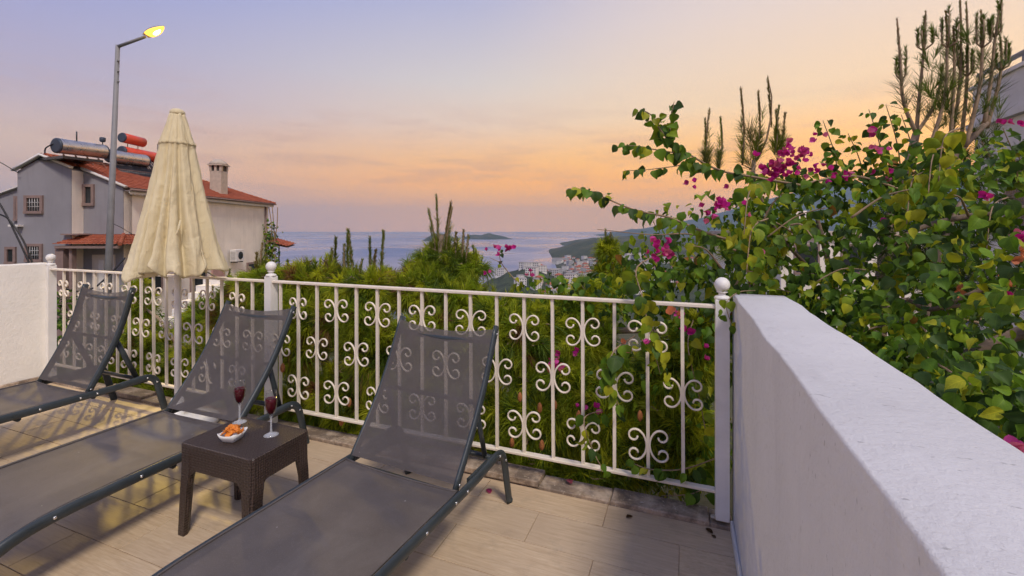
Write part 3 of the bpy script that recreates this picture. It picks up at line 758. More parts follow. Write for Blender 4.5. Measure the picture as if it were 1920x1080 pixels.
def m_roof():
    m = Mat('red_roof_tiles'); v = m.coord((1, 1, 1), 'Object')
    a = m.noise(2.2, 6, .7, v); b = m.noise(14, 4, .6, v)
    c = m.mix(m.rng(a, .35, .68), (.30, .075, .035), (.46, .14, .07)); c = m.mix(m.rng(b, .5, .7, 0, .5), c, (.17, .06, .04))
    m.col(c).rough(.85); return m.m
M['roof'] = m_roof()
RZ = lambda cx: 5.54 - .42 * (cx + 26.2) if cx > -26.2 else 5.54 - .55 * (-26.2 - cx)
# walls
def gable(name, c0, c1, D0, D1, mat, zb=-9.0):
    cs = [c0] + ([-26.2] if c0 < -26.2 < c1 else []) + [c1]
    poly = [(c, RZ(c) - .12) for c in cs] + [(c1, zb), (c0, zb)]
    return fix_normals(MB().prism(poly, D0, D1, lambda a, b, z: hl_(a, z, b)).build(name, mat, house))
gable('wall', -27.6, -24.6, 25.0, 40.9, M['h_grey'])
hbox('wall', (-24.599, 25.72, -9), (-22.304, 26.4, 3.85), M['h_grey'])
gable('wall', -24.598, -22.30, 25.70, 26.3, M['h_grey'])
hbox('wall', (-24.9, 25.74, -9), (-22.30, 41.0, 3.62), M['h_cream'])
hbox('wall_return', (-24.602, 25.04, -9), (-24.585, 25.70, 4.7), M['h_cream'])
# wing at the far left
poly = [(-33.5, 2.55), (-27.59, 5.75 - .12 - 1.0), (-27.59, -9), (-33.5, -9)]
fix_normals(MB().prism(poly, 27.0, 36, lambda a, b, z: hl_(a, z, b)).build('wing_wall', M['h_grey'], house))
fix_normals(MB().prism([(-33.7, 2.46), (-27.6, 4.66), (-27.6, 4.74), (-33.7, 2.54)], 26.8, 36.2, lambda a, b, z: hl_(a, z, b)).build('wing_roof', M['h_trim'], house))
# roof: tiled slope with courses and rolls, hip at the far end
def roof_sheet(name, A, B, Cc, Dd, courses, rolls, mat, parent, amp=.035):
    A, B, Cc, Dd = [Vector(p) for p in (A, B, Cc, Dd)]   # A-B eave, D-C ridge
    nrm = (B - A).cross(Dd - A).normalized()
    if nrm.z < 0: nrm = -nrm
    mb = MB(); nu, nv = rolls * 4, courses * 2
    vs = []
    for i in range(nu + 1):
        u = i / nu
        for j in range(nv + 1):
            cj = j // 2; vv = min(1, (cj + (j % 2) * .985) / courses)
            p = (A * (1 - u) + B * u) * (1 - vv) + (Dd * (1 - u) + Cc * u) * vv
            ph = 2 * math.pi * u * rolls; step = .05 * (1 - (j % 2))
            vs.append(p + nrm * (amp * (abs(math.cos(ph / 2))) + step + .008 * nz1(i * 1.3 + cj * 2.7, 3)))
    mb.add(vs, [(i * (nv + 1) + j, (i + 1) * (nv + 1) + j, (i + 1) * (nv + 1) + j + 1, i * (nv + 1) + j + 1) for i in range(nu) for j in range(nv)], False)
    return mb.build(name, mat, parent)
EV = -21.92; EVZ = RZ(EV)
rf = roof_sheet('roof', hl_(EV, 25.55, EVZ), hl_(EV, 41.55, EVZ), hl_(-26.2, 37.2, 5.56), hl_(-26.2, 25.55, 5.56), 15, 58, M['roof'], house)
roof_sheet('roof_slope', hl_(-24.62, 24.85, RZ(-24.62) + .02), hl_(-24.62, 25.56, RZ(-24.62) + .02), hl_(-26.2, 25.56, 5.57), hl_(-26.2, 24.85, 5.57), 6, 3, M['roof'], rf)
roof_sheet('roof_slope', hl_(EV, 41.55, EVZ), hl_(-29.4, 41.55, EVZ), hl_(-26.4, 37.2, 5.56), hl_(-26.2, 37.2, 5.56), 15, 26, M['roof'], rf)
roof_sheet('roof_slope', hl_(-27.66, 41.5, RZ(-27.66)), hl_(-27.66, 24.9, RZ(-27.66)), hl_(-26.2, 24.9, 5.56), hl_(-26.2, 37.2, 5.56), 6, 50, M['roof'], rf)
def ridge_row(a, b, n, parent, r=.11, mat=None):
    a, b = Vector(a), Vector(b); d = (b - a) / n
    for i in range(n):
        p = a + d * i; MB().tube([p, p + d * 1.06], [r * 1.08, r * .9], 8).build('ridge_tile', mat or M['roof'], parent)
ridge_row(hl_(-26.2, 25.2, 5.58), hl_(-26.2, 37.2, 5.58), 30, rf)
ridge_row(hl_(EV, 41.5, EVZ + .05), hl_(-26.2, 37.2, 5.58), 16, rf)
# verge trim and fascia
def strip(name, pts, w, h, mat, parent=house):
    return MB().tube([hl_(*p) for p in pts], .5, 4, up=(0, 0, 1), sx=w * 1.41, sy=h * 1.41).build(name, mat, parent)
strip('verge_trim', [(-27.75, 24.9, RZ(-27.75) + .0), (-26.2, 24.9, 5.56), (-24.5, 24.9, RZ(-24.5) + .02)], .22, .12, M['h_trim'])
strip('verge_trim', [(-24.6, 25.62, RZ(-24.6) + .02), (-22.05, 25.62, RZ(-22.05) + .02)], .2, .12, M['h_trim'])
strip('gutter', [(EV + .04, 25.7, EVZ - .05), (EV + .04, 41.5, EVZ - .05)], .12, .12, M['h_brown'])
poly = [(25.75, 0)]
nS = 60
for i in range(nS * 4 + 1):
    poly.append((25.75 + 15.6 * i / (nS * 4), -.16 - .10 * abs(math.sin(math.pi * i / 4))))
poly.append((41.35, 0))
fix_normals(MB().prism(poly, -21.98, -22.02, lambda a, b, z: hl_(z, a, EVZ - .08 + b)).build('scalloped_fascia', M['h_trim'], house))
hbox('soffit', (-22.30, 25.8, EVZ - .14), (-21.98, 41.4, EVZ - .09), M['h_trim'])
# chimney
M['h_chim'] = plain('beige_chimney_stone', (.50, .42, .34), .85, .15, 4); ch = hbox('chimney', (-23.75, 35.2, 3.6), (-22.85, 36.0, 6.0), M['h_chim'], rf)
hbox('chimney_neck', (-23.68, 35.27, 6.0), (-22.92, 35.93, 6.42), M['h_dark'], ch)
for cx in (-23.70, -23.3, -22.9):
    for D in (35.25, 35.95): hbox('chimney_pier', (cx - .09, D - .08, 5.99), (cx + .09, D + .08, 6.43), M['h_chim'], ch)
hbox('chimney_slab', (-23.88, 35.05, 6.43), (-22.72, 36.15, 6.52), M['h_chim'], ch)
c0 = hl_(-23.3, 35.6, 6.52)
MB().lathe([(.72, 0), (.55, .22), (.28, .40), (.05, .46)], 4, (0, 0, 0)).build('chimney_cap', M['h_chim'], ch, loc=c0, rot=(0, 0, R(45)))
# windows facing the viewer
def window(c0, c1, z0, z1, D, bars=True, parent=house):
    s = .15
    w = MB(); w.cube(hl_(c0, D - .10, z1 - s), hl_(c1, D + .02, z1)); w.cube(hl_(c0, D - .13, z0), hl_(c1, D + .02, z0 + s)); w.cube(hl_(c0, D - .098, z0 + s), hl_(c0 + s, D + .02, z1 - s)); w.cube(hl_(c1 - s, D - .098, z0 + s), hl_(c1, D + .02, z1 - s))
    wo = w.build('window', M['h_brown'], parent)
    hbox('pane', (c0 + s, D - .022, z0 + s), (c1 - s, D - .006, z1 - s), M['h_dark'], wo)
    if bars:
        n = 5
        for i in range(1, n): x = c0 + s + (c1 - c0 - 2 * s) * i / n; MB().tube([hl_(x, D - .06, z0 + s), hl_(x, D - .06, z1 - s)], .014, 5).build('window_bar', M['h_bar'], wo)
        for i in range(1, 3): z = z0 + s + (z1 - z0 - 2 * s) * i / 3; MB().tube([hl_(c0 + s, D - .06, z), hl_(c1 - s, D - .06, z)], .014, 5).build('window_bar', M['h_bar'], wo)
window(-27.16, -26.13, 2.27, 3.29, 25.0); window(-27.12, -26.16, -.42, .6, 25.0); window(-24.58, -23.93, 2.75, 3.98, 25.70, False)
window(-30.5, -29.85, -.7, .35, 27.0, False); window(-29.95, -29.7, 1.9, 3.4, 27.0, False)
hbox('ledge', (-24.95, 24.75, 1.08), (-24.0, 25.72, 1.16), M['h_brown']); hbox('ledge', (-27.8, 24.7, 1.55), (-27.25, 25.0, 1.66), M['h_trim'])
# entrance under a little tiled roof
pr = roof_sheet('porch_roof', hl_(-25.0, 24.35, .55), hl_(-21.5, 24.35, .55), hl_(-22.2, 25.66, 1.06), hl_(-24.6, 25.66, 1.06), 6, 16, M['roof'], house, .03)
roof_sheet('roof_slope', hl_(-21.3, 24.5, .53), hl_(-21.3, 28.5, .53), hl_(-22.28, 28.5, 1.06), hl_(-22.28, 25.6, 1.06), 6, 16, M['roof'], pr, .03)
ridge_row(hl_(-21.35, 24.4, .60), hl_(-22.25, 25.66, 1.12), 6, pr, .10)
hbox('porch_beam', (-24.95, 24.42, .36), (-21.5, 24.6, .50), M['h_brown'])
hbox('pilaster', (-25.05, 24.55, -7), (-24.60, 24.98, .36), M['h_brown']); hbox('pilaster', (-24.35, 24.62, -7), (-24.20, 24.9, .36), M['h_brown'])
dr = hbox('door', (-24.0, 25.60, -2.4), (-22.75, 25.70, -.05), plain('white_door', (.62, .56, .5), .5, .06, 3)); hbox('door_panel', (-23.6, 25.57, -2.0), (-23.3, 25.602, -.35), M['h_trim'], dr)
# windows of the long cream side, seen at a slant
def side_window(D0, D1, z0, z1):
    wo = hbox('window', (-22.32, D0, z0), (-22.20, D1, z1), M['h_brown']); hbox('pane', (-22.21, D0 + .18, z0 + .16), (-22.185, D1 - .18, z1 - .16), M['h_dark'], wo)
side_window(27.2, 28.5, -2.6, .1); side_window(31.0, 32.6, -3.6, -1.2); side_window(37.6, 39.0, -3.4, -1.4)
hbox('pilaster', (-22.31, 33.2, -9), (-22.17, 34.6, -1.0), plain('pink_brown_band', (.45, .27, .24), .8, .12, 2))
MB().tube([hl_(-22.2, 40.4, EVZ - .2), hl_(-22.2, 40.4, -8)], .07, 8).build('downpipe', M['h_brown'], house)
# air conditioner on the cream side
ac = empty('air_conditioner', fr(-21.75, 35.6, -1.15), TH); tag(ac, 'white air conditioning unit hung on the cream side of the villa', 'air conditioner')
MB().cube((-.37, -.45, 0), (.12, .55, .95), .03).build('casing', M['h_trim'], ac)
MB().lathe([(.30, 0), (.31, .02), (.24, .03)], 20).build('fan_grille', M['h_dark'], ac, loc=(.12, .1, .48), rot=(0, R(90), 0))
for k in range(7): MB().box((-.13, -.455, .16 + k * .1), (.40, .02, .022)).build('louvre', M['h_dark'], ac)
for y in (-.3, .4): MB().cube((-.40, y, -.08), (.1, y + .05, 0)).build('bracket', M['h_dark'], ac)
# solar water heaters
M['steel'] = plain('brushed_steel_tank', (.55, .52, .49), .3, .12, 3, .85)
M['tank_red'] = plain('red_tank_paint', (.66, .075, .035), .38, .15, 3)
M['tank_cap'] = plain('dark_blue_tank_cap', (.035, .05, .075), .5, .2, 4)
M['rust'] = plain('rusty_frame', (.24, .13, .09), .8, .3, 6)
M['panel'] = plain('dark_collector_tubes', (.02, .022, .03), .25, .2, 4)
def heater(label, p0, p1, r, mat, small=None, tubes=True, legs=1.0):
    a, b = fr(*p0), fr(*p1); base_ = Vector((a.x, a.y, a.z - legs)); t = empty('solar_water_heater', base_); tag(t, label, 'water heater', 'solar water heaters on the villa roof')
    a, b = a - base_, b - base_; d = (b - a).normalized()
    tk = MB().tube([a, a + d * .02, b - d * .02, b], [r * .97, r, r, r * .97], 22).build('tank', mat, t)
    MB().tube([a - d * .10, a - d * .06, a + d * .005], [r * .8, r * .98, r * 1.015], 22).build('end_cap', M['tank_cap'], tk)
    MB().tube([b - d * .005, b + d * .06, b + d * .10], [r * 1.015, r * .98, r * .8], 22).build('end_cap', M['tank_cap'] if mat != M['tank_red'] else mat, tk)
    sd = d.cross(Vector((0, 0, 1))).normalized()
    if sd.dot(fr(0, -1)) < 0: sd = -sd
    n = 4
    for i in range(n):
        p = a + (b - a) * (i + .5) / n
        MB().tube([p - Vector((0, 0, r * .9)), p - Vector((0, 0, legs + .35))], .03, 5).build('leg', M['rust'], t)
        MB().tube([p - Vector((0, 0, r)), p + sd * 1.1 - Vector((0, 0, legs + .55))], .025, 5).build('leg', M['rust'], t)
    MB().tube([a - Vector((0, 0, legs * .85)), b - Vector((0, 0, legs * .85))], .03, 5).build('frame_bar', M['rust'], t)
    MB().tube([a + sd * .6 - Vector((0, 0, legs * .85)), b + sd * .6 - Vector((0, 0, legs * .85))], .03, 5).build('frame_bar', M['rust'], t)
    if tubes:
        nt_ = 16
        for i in range(nt_):
            p = a + (b - a) * (i + .5) / nt_; MB().tube([p - Vector((0, 0, r * .8)) + sd * .1, p + sd * 1.15 - Vector((0, 0, legs + .45))], .045, 6).build('collector_tube', M['panel'], t)
    if small:
        c, e = fr(*small[0]) - base_, fr(*small[1]) - base_; q = (e - c).normalized()
        sm_ = MB().tube([c, e], small[2], 18).build('feed_tank', mat, t); MB().tube([c - q * .06, c + q * .005], [small[2] * .9, small[2] * 1.02], 18).build('end_cap', M['tank_cap'], sm_)
        for f in (.25, .75): p = c + (e - c) * f; MB().tube([p, p - Vector((0, 0, .7))], .025, 5).build('leg', M['rust'], t)
    return t, a, b
h1, a1, b1 = heater('long brushed steel solar water heater at the front of the villa roof', (-26.3, 25.9, 6.24), (-25.8, 28.3, 6.30), .44, M['steel'], tubes=False)
MB().tube([a1 * .6 + b1 * .4 + Vector((0, 0, .4)), a1 * .6 + b1 * .4 + Vector((0, 0, 1.0))], .035, 6).build('vent_pipe', M['panel'], h1)
MB().lathe([(.10, 0), (.15, .05), (.16, .26), (.10, .3)], 12, b1 + Vector((-.1, 0, .62))).build('float_box', M['tank_cap'], h1)
MB().tube([b1 + Vector((-.1, 0, .4)), b1 + Vector((-.1, 0, .65))], .025, 6).build('feed_pipe', M['panel'], h1)
MB().tube(dense([tuple(a1 + Vector((-.1, -.1, .1))), tuple(a1 + Vector((-.5, -.3, -.2))), tuple(a1 + Vector((-.45, -.3, -.8)))], 5), .04, 6).build('feed_pipe', M['panel'], h1)
MB().cube(tuple(a1 + Vector((-.2, -.9, -1.0))), tuple(a1 + Vector((2.6, .9, -.86)))).build('collector_panel', M['panel'], h1, rot=(0, 0, 0))
h2, a2, b2 = heater('shorter steel solar water heater half hidden by the lamp post', (-25.75, 28.7, 6.1), (-25.4, 31.0, 6.12), .43, M['steel'])
h3, a3, b3 = heater('bright red solar water heater with a small red tank above', (-26.1, 30.0, 6.62), (-25.9, 33.0, 6.62), .36, M['tank_red'], small=((-26.1, 30.0, 7.55), (-25.95, 31.5, 7.5), .33), legs=1.2)
MB().tube([b3 + Vector((-.3, 0, .2)), b3 + Vector((-.3, 0, 1.1))], .03, 6).build('vent_pipe', M['panel'], h3)

# climbing stems on the far corner, tiled shelter beyond
sh = empty('tiled_shelter', fr(-22.6, 43.0, -4), TH); tag(sh, 'small red tiled canopy on dark posts beyond the villa corner', 'shelter')
roof_sheet('roof', (-.9, -.8, 4.25), (1.45, -.8, 3.75), (1.45, .9, 3.95), (-.9, .9, 4.6), 4, 8, M['roof'], sh, .07)
MB().add([(-.9, -.75, 4.16), (1.4, -.75, 3.66), (1.4, .9, 3.86), (-.9, .9, 4.5)], [(0, 1, 2, 3)]).build('ceiling_board', M['h_brown'], sh)
for x in (-.75, .55): MB().box((x, -.6, 1.9), (.09, .09, 4.0)).build('post', M['panel'], sh)

# lower garden steps glimpsed through the railing
stp = empty('garden_steps', spot(312, 640, 11.0), TH); tag(stp, 'white painted garden steps seen through the railing behind the parasol', 'steps')
for k in range(8): MB().cube((-.55, k * .30, k * .17 - .6), (.55, k * .30 + .5, k * .17 + .12 - .0)).build('step', M['h_trim'], stp)

# cables
M['cable'] = plain('black_cable', (.015, .015, .018), .5, .1, 5)
def cable(label, pts, r):
    p0 = Vector(pts[0]); o = MB().tube([Vector(p) - p0 for p in dense([tuple(p) for p in pts], 8)], r, 6).build('cable', M['cable']); o.location = p0; tag(o, label, 'cable', 'overhead cables'); return o
cable('thicker black cable falling steeply in front of the grey villa wall', [spot(-60, 300, 12), spot(0, 383, 12), spot(30, 440, 12), spot(58, 500, 12)], .022)
cable('black cable bowing towards the grey villa window', [spot(-60, 385, 12), spot(0, 402, 12), spot(22, 418, 12), spot(48, 460, 12), spot(70, 520, 12)], .022)
cable('thin wire ending at the left corner of the villa roof', [spot(-40, 282, 24), spot(0, 304, 24.4), spot(34, 324, 24.8)], .02)
cable('thin wire from the lamp post across the cream villa wall', [spot(204, 416, 14.0), spot(226, 426, 17), spot(250, 440, 20), spot(268, 447, 22)], .012)
cable('black cable looping low behind the left railing', [spot(96, 528, 9.0), spot(140, 546, 9.2), spot(175, 540, 9.4), spot(205, 515, 9.6), spot(235, 483, 9.8)], .018)
cable('black cable running down behind the middle railing post', [spot(360, 500, 9.5), spot(385, 508, 9.3), spot(410, 522, 9.0), spot(450, 540, 8.6)], .016)

# ------------------------------------------------------------------ white buildings at right
bd = empty('white_building', (6.4, 9.0, -2)); tag(bd, 'white building with metal roof railing at the upper right edge', 'building')
MB().cube((0, -5.0, 0), (6, 4.8, 5.75)).build('wall', M['white_wall'], bd)
MB().cube((-.12, -5.1, 5.75), (6.1, 4.9, 5.88)).build('ledge', M['white_wall'], bd)
MB().cube((-.03, -5.0, 5.88), (.18, 4.8, 6.68)).build('parapet', M['white_wall'], bd)
MB().cube((-.09, -5.05, 6.68), (.24, 4.86, 6.76)).build('parapet_cap', M['h_trim'], bd)
for z in (7.02,): MB().tube([(.08, -5, z), (.08, 4.8, z)], .055, 10).build('hand_rail', M['galv'], bd)
for k in range(8): MB().tube([(.08, -4.8 + k * 1.35, 6.76), (.08, -4.8 + k * 1.35, 7.02)], .03, 8).build('rail_post', M['galv'], bd)
for k in range(3):
    w = MB().cube((-.04, -3.6 + k * 3, 3.2), (.02, -2.3 + k * 3, 4.8)).build('window', M['h_brown'], bd); MB().cube((-.05, -3.5 + k * 3, 3.3), (-.039, -2.4 + k * 3, 4.7)).build('pane', M['h_dark'], w)
wv = empty('white_villa', fr(15.0, 21.0, -4.0), TH); MB().cube((0, 3, 5.3), (.8, 3.8, 6.4)).build('chimney', M['h_cream'], wv); tag(wv, 'white house glimpsed through the leaves below the blue mountain', 'house')
MB().cube((-2.4, 0, 0), (4.5, 7, 5.1)).build('wall', M['h_cream'], wv)
MB().cube((-2.7, -.3, 5.1), (4.8, 7.3, 5.3)).build('roof', M['h_chim'], wv)
for x in (-1.8, .4, 2.6):
    for z in (.8, 3.3): w = MB().cube((x, -.05, z), (x + 1.2, .02, z + 1.4)).build('window', M['h_brown'], wv); MB().cube((x + .1, -.06, z + .1), (x + 1.1, -.049, z + 1.3)).build('pane', M['h_dark'], w)

# ------------------------------------------------------------------ town on the far slope
town_w = [plain('town_white', (.74, .70, .66), .8, .08, .05), plain('town_cream', (.68, .58, .46), .8, .08, .05), plain('town_grey', (.45, .44, .45), .8, .08, .05)]
town_r = [M['roof'], plain('town_flat_roof', (.36, .33, .31), .9, .1, .05)]
def town_mesh(w, d, h, flat, wi, ri):
    a = MB(); a.cube((-w / 2, -d / 2, -8), (w / 2, d / 2, h)); nf = len(a.f)
    if flat: a.cube((-w / 2 - .2, -d / 2 - .2, h), (w / 2 + .2, d / 2 + .2, h + .6))
    else:
        o = .6; b = len(a.v)
        a.add([(-w / 2 - o, -d / 2 - o, h), (w / 2 + o, -d / 2 - o, h), (w / 2 + o, d / 2 + o, h), (-w / 2 - o, d / 2 + o, h), (-w * .2, 0, h + 2.6), (w * .2, 0, h + 2.6)], [(0, 1, 5, 4), (1, 2, 5), (2, 3, 4, 5), (3, 0, 4), (3, 2, 1, 0)])
    nr = len(a.f); fl = int(h // 3)
    for k in range(fl):
        for i in range(max(2, int(w // 3))):
            x = -w / 2 + (i + .5) * w / max(2, int(w // 3)); a.cube((x - .75, -d / 2 - .12, k * 3 + .9), (x + .75, -d / 2 + .1, k * 3 + 2.4))
    me = a.mesh('town_house', town_w[wi]); me.materials.append(town_r[ri]); me.materials.append(M['h_dark'])
    me.polygons.foreach_set('material_index', [0] * nf + [1] * (nr - nf) + [2] * (len(a.f) - nr)); return me
tvars = [town_mesh(11, 10, 6, False, 0, 0), town_mesh(14, 11, 9, True, 0, 1), town_mesh(10, 10, 9, False, 1, 0), town_mesh(16, 12, 12, True, 0, 1), town_mesh(12, 10, 6, False, 0, 0), town_mesh(13, 12, 9, True, 2, 1)]
far_o = [o for o in C.objects if o.name == 'headland'][0]
bpy.context.view_layer.update()
from mathutils.bvhtree import BVHTree
trees_ = [BVHTree.FromPolygons([v.co.copy() for v in q_.data.vertices], [tuple(q.vertices) for q in q_.data.polygons]) for q_ in C.objects if q_.name in ('headland', 'hillside')]
def ground_at(p):
    zs = [h[0].z for h in (b_.ray_cast(Vector((p.x, p.y, 900)), Vector((0, 0, -1))) for b_ in trees_) if h[0] is not None]
    return max(zs) if zs else None
cnt = 0
for k in range(2000):
    if cnt >= 230: break
    px = random.triangular(930, 1330, 1060); D = random.uniform(640, 1650)
    py_lo = 484 + max(0, (1010 - px)) * .3
    p = fr((px - HX) / FPX * D, D); z = ground_at(p)
    if z is None or z < SEA + 3: continue
    py = HY + (CAMZ - z) / D * FPX
    if not (py_lo < py < 560): continue
    o = link('town_house', random.choice(tvars), None, loc=(p.x, p.y, z), rot=(0, 0, TH + random.uniform(-.6, .6)), scale=random.uniform(.8, 1.3))
    tag(o, 'tiny pale house in the town on the slope below the headland', 'house', 'houses of the distant town'); cnt += 1
hm = town_mesh(62, 14, 15, True, 2, 1)
for px, D, lab in ((1052, 1560, 'long pale hotel block at the top of the distant town'), ):
    p = fr((px - HX) / FPX * D, D); z = ground_at(p); tag(link('hotel_block', hm, None, loc=(p.x, p.y, z), rot=(0, 0, TH)), lab, 'building')

# ------------------------------------------------------------------ foliage builders
def np_mesh(name, V, T, mat, tint):
    me = bpy.data.meshes.new(name); nV, nT = len(V), len(T)
    me.vertices.add(nV); me.vertices.foreach_set('co', V.astype(np.float32).ravel())
    me.loops.add(nT * 3); me.loops.foreach_set('vertex_index', T.astype(np.int32).ravel())
    me.polygons.add(nT); me.polygons.foreach_set('loop_start', np.arange(0, nT * 3, 3, dtype=np.int32)); me.polygons.foreach_set('loop_total', np.full(nT, 3, dtype=np.int32))
    if tint is not None:
        at_ = me.attributes.new('tint', 'FLOAT_COLOR', 'POINT'); at_.data.foreach_set('color', np.concatenate([tint, np.ones((nV, 1))], 1).astype(np.float32).ravel())
    me.materials.append(mat); me.update(calc_edges=True); return me
def unit(a): return a / np.maximum(np.linalg.norm(a, axis=-1, keepdims=True), 1e-9)
GREENS = [np.array(c) for c in ((.33, .38, .02), (.22, .30, .018), (.46, .48, .028), (.11, .17, .02))]
DEAD = [np.array(c) for c in ((.20, .10, .035), (.15, .075, .03), (.24, .14, .05))]
class Needles:
    def __init__(self): self.V = []; self.T = []; self.K = []; self.n = 0
    def shoot(self, p0, d, L, n, ln, spread=(.35, .9), droop=.18, w=.0046, col=None, upto=1.0):
        p0 = np.asarray(p0, float); d = unit(np.asarray(d, float))
        t = rng.random(n) * L * upto; r = unit(rng.normal(size=(n, 3))); r = unit(r - (r @ d)[:, None] * d)
        a = rng.uniform(*spread, n)[:, None]; dr = unit(d * np.cos(a) + r * np.sin(a)); l = (ln * rng.uniform(.7, 1.15, n))[:, None]
        b = p0 + d * t[:, None]; s = unit(np.cross(dr, rng.normal(size=(n, 3)))) * (w / 2)
        g = np.array([0, 0, -1.0]); m = b + dr * l * .55 + g * droop * l * .25; e = b + dr * l + g * droop * l
        V = np.stack([b - s, b + s, m - s * .9, m + s * .9, e], 1).reshape(-1, 3)
        base = (np.arange(n) * 5)[:, None] + self.n; tri = np.array([[0, 1, 2], [1, 3, 2], [2, 3, 4]])
        T = (base[:, :, None] + tri[None]).reshape(-1, 3)
        c = (GREENS[rng.integers(4)] if col is None else np.asarray(col)) * rng.uniform(.75, 1.25)
        cc = c[None] * rng.uniform(.7, 1.3, n)[:, None]
        self.V.append(V); self.T.append(T); self.K.append(np.repeat(cc, 5, 0)); self.n += n * 5
    def build(self, name, parent, org):
        V = np.concatenate(self.V) - np.asarray(org)[None]
        return link(name, np_mesh(name, V, np.concatenate(self.T), M['needles'], np.concatenate(self.K)), parent)
CAND = [(.20, .17, .05), (.16, .20, .035), (.13, .19, .03)]
def candle(mb, nd, p, h, lean=(0, 0), r=.010, fuzz=True, fat=1.0):
    """upright spring shoot with short scaly needles"""
    p = Vector(p) - Vector((0, 0, .10)); h = h * rng.uniform(.85, 1.12) + .10; r = r * rng.uniform(.6, 1.0); lean = (lean[0] + rng.normal() * .04, lean[1] + rng.normal() * .05); tip = p + Vector((lean[0] * h, lean[1] * h, h)); bend = Vector((rng.normal() * .035 * h, rng.normal() * .03 * h, 0)); mid_ = p.lerp(tip, .5) + bend; mb.tube([p, p.lerp(mid_, .5) + bend * .3, mid_, mid_.lerp(tip, .5) + bend * .3, tip], [r, r, r * .9, r * .7, r * .4], 6)
    d = (tip - p).normalized()
    if fuzz:
        d2 = (tip - mid_).normalized(); nd.shoot(mid_ - d2 * h * .12, d2, h * .58, int((650 * h + 40) * fat), .030 * fat ** .6, (.2, .75), 0, .0045, col=CAND[rng.integers(3)]); nd.shoot(p, d, h * .3, 120, .12, (.3, .85), .02, .0036, col=(.17, .21, .025)); nd.shoot(p + d * h * .2, d, h * .4, 70, .07, (.25, .8), .02, .0036, col=(.16, .20, .03))
def pine(name_label, base, clumps, candles, group='pine trees beyond the railing', dead=0.0, fat=1.0, cones=(), trunk_top=None, tr=.06, limbs=True):
    """clumps: (centre, radii, shoots); crown of needle tufts on limbs that reach from the trunk"""
    base = Vector(base); t = empty('pine_tree', base); tag(t, name_label, 'pine tree', group)
    top = Vector(trunk_top) if trunk_top is not None else sum((Vector(c[0]) for c in clumps), Vector()) / len(clumps)
    pts = [base, base.lerp(top, .35) + Vector((.05, .03, 0)), base.lerp(top, .7) - Vector((.04, 0, 0)), top]
    MB().tube([p - base for p in pts], [tr, tr * .8, tr * .6, tr * .35], 9).build('trunk', M['bark'], t)
    nd = Needles(); lm = MB()
    for c, rad, n in clumps:
        c = Vector(c); ax_ = base.lerp(top, min(1, max(.1, (c.z - base.z) / max(.2, top.z - base.z))))
        if limbs:
            lm.tube([p - base for p in (ax_, ax_.lerp(c, .5) + Vector((0, 0, .05)), c)], [tr * .4, tr * .3, .008], 6)
        for _ in range(int(n * 2.0)):
            q = unit(rng.normal(size=3)); rr = rng.uniform(.45, 1.0) ** .6; off = q * rr * np.array(rad); p = np.array(c) + off
            out = unit(off / np.array(rad) + rng.normal(size=3) * .35 + np.array([0, 0, .15])); L = rng.uniform(.10, .2)
            if p[1] < 2.46 and -5.5 < p[0] < .6: p[1] = 2.46 + rng.random() * .1
            isd = rng.random() < dead; 
            nd.shoot(p - out * L, out, L, 105, rng.uniform(.10, .15), (.25, .95), rng.uniform(.15, .45), .0046, col=DEAD[rng.integers(3)] if isd else None)
            if limbs and rng.random() < .4:
                lm.tube([Vector(c).lerp(Vector(p - out * L), .3) - base, Vector(p - out * L) - base, Vector(p) - base], [.006, .005, .003], 5)
            if not isd and q[2] > .35 and rng.random() < .22:   # pale young tip
                nd.shoot(p, (out[0] * .3, out[1] * .3, 1), .07, 60, .06, (.15, .6), 0, .0035, col=(.30, .36, .03))
    cm = MB()
    cms = []
    for (p, h, ln) in candles:
        cm = MB(); candle(cm, nd, p, h, ln, fat=fat); cms.append(cm)
    cr = nd.build('crown', t, base)
    if lm.v: lm.build('limb', M['twig'], t)['kind'] = 'stuff'
    for cm in cms:
        cm.v = [tuple(Vector(v) - base) for v in cm.v]; cm.build('spring_shoot', M['twig'], cr)
    for p in cones:
        p = Vector(p) - base; MB().lathe([(.004, -.03), (.013, -.018), (.016, 0), (.012, .02), (.004, .032)], 9, p).build('pollen_cone', M['cone'], t)
    return t
def S(px, py, D): return tuple(spot(px, py, D))

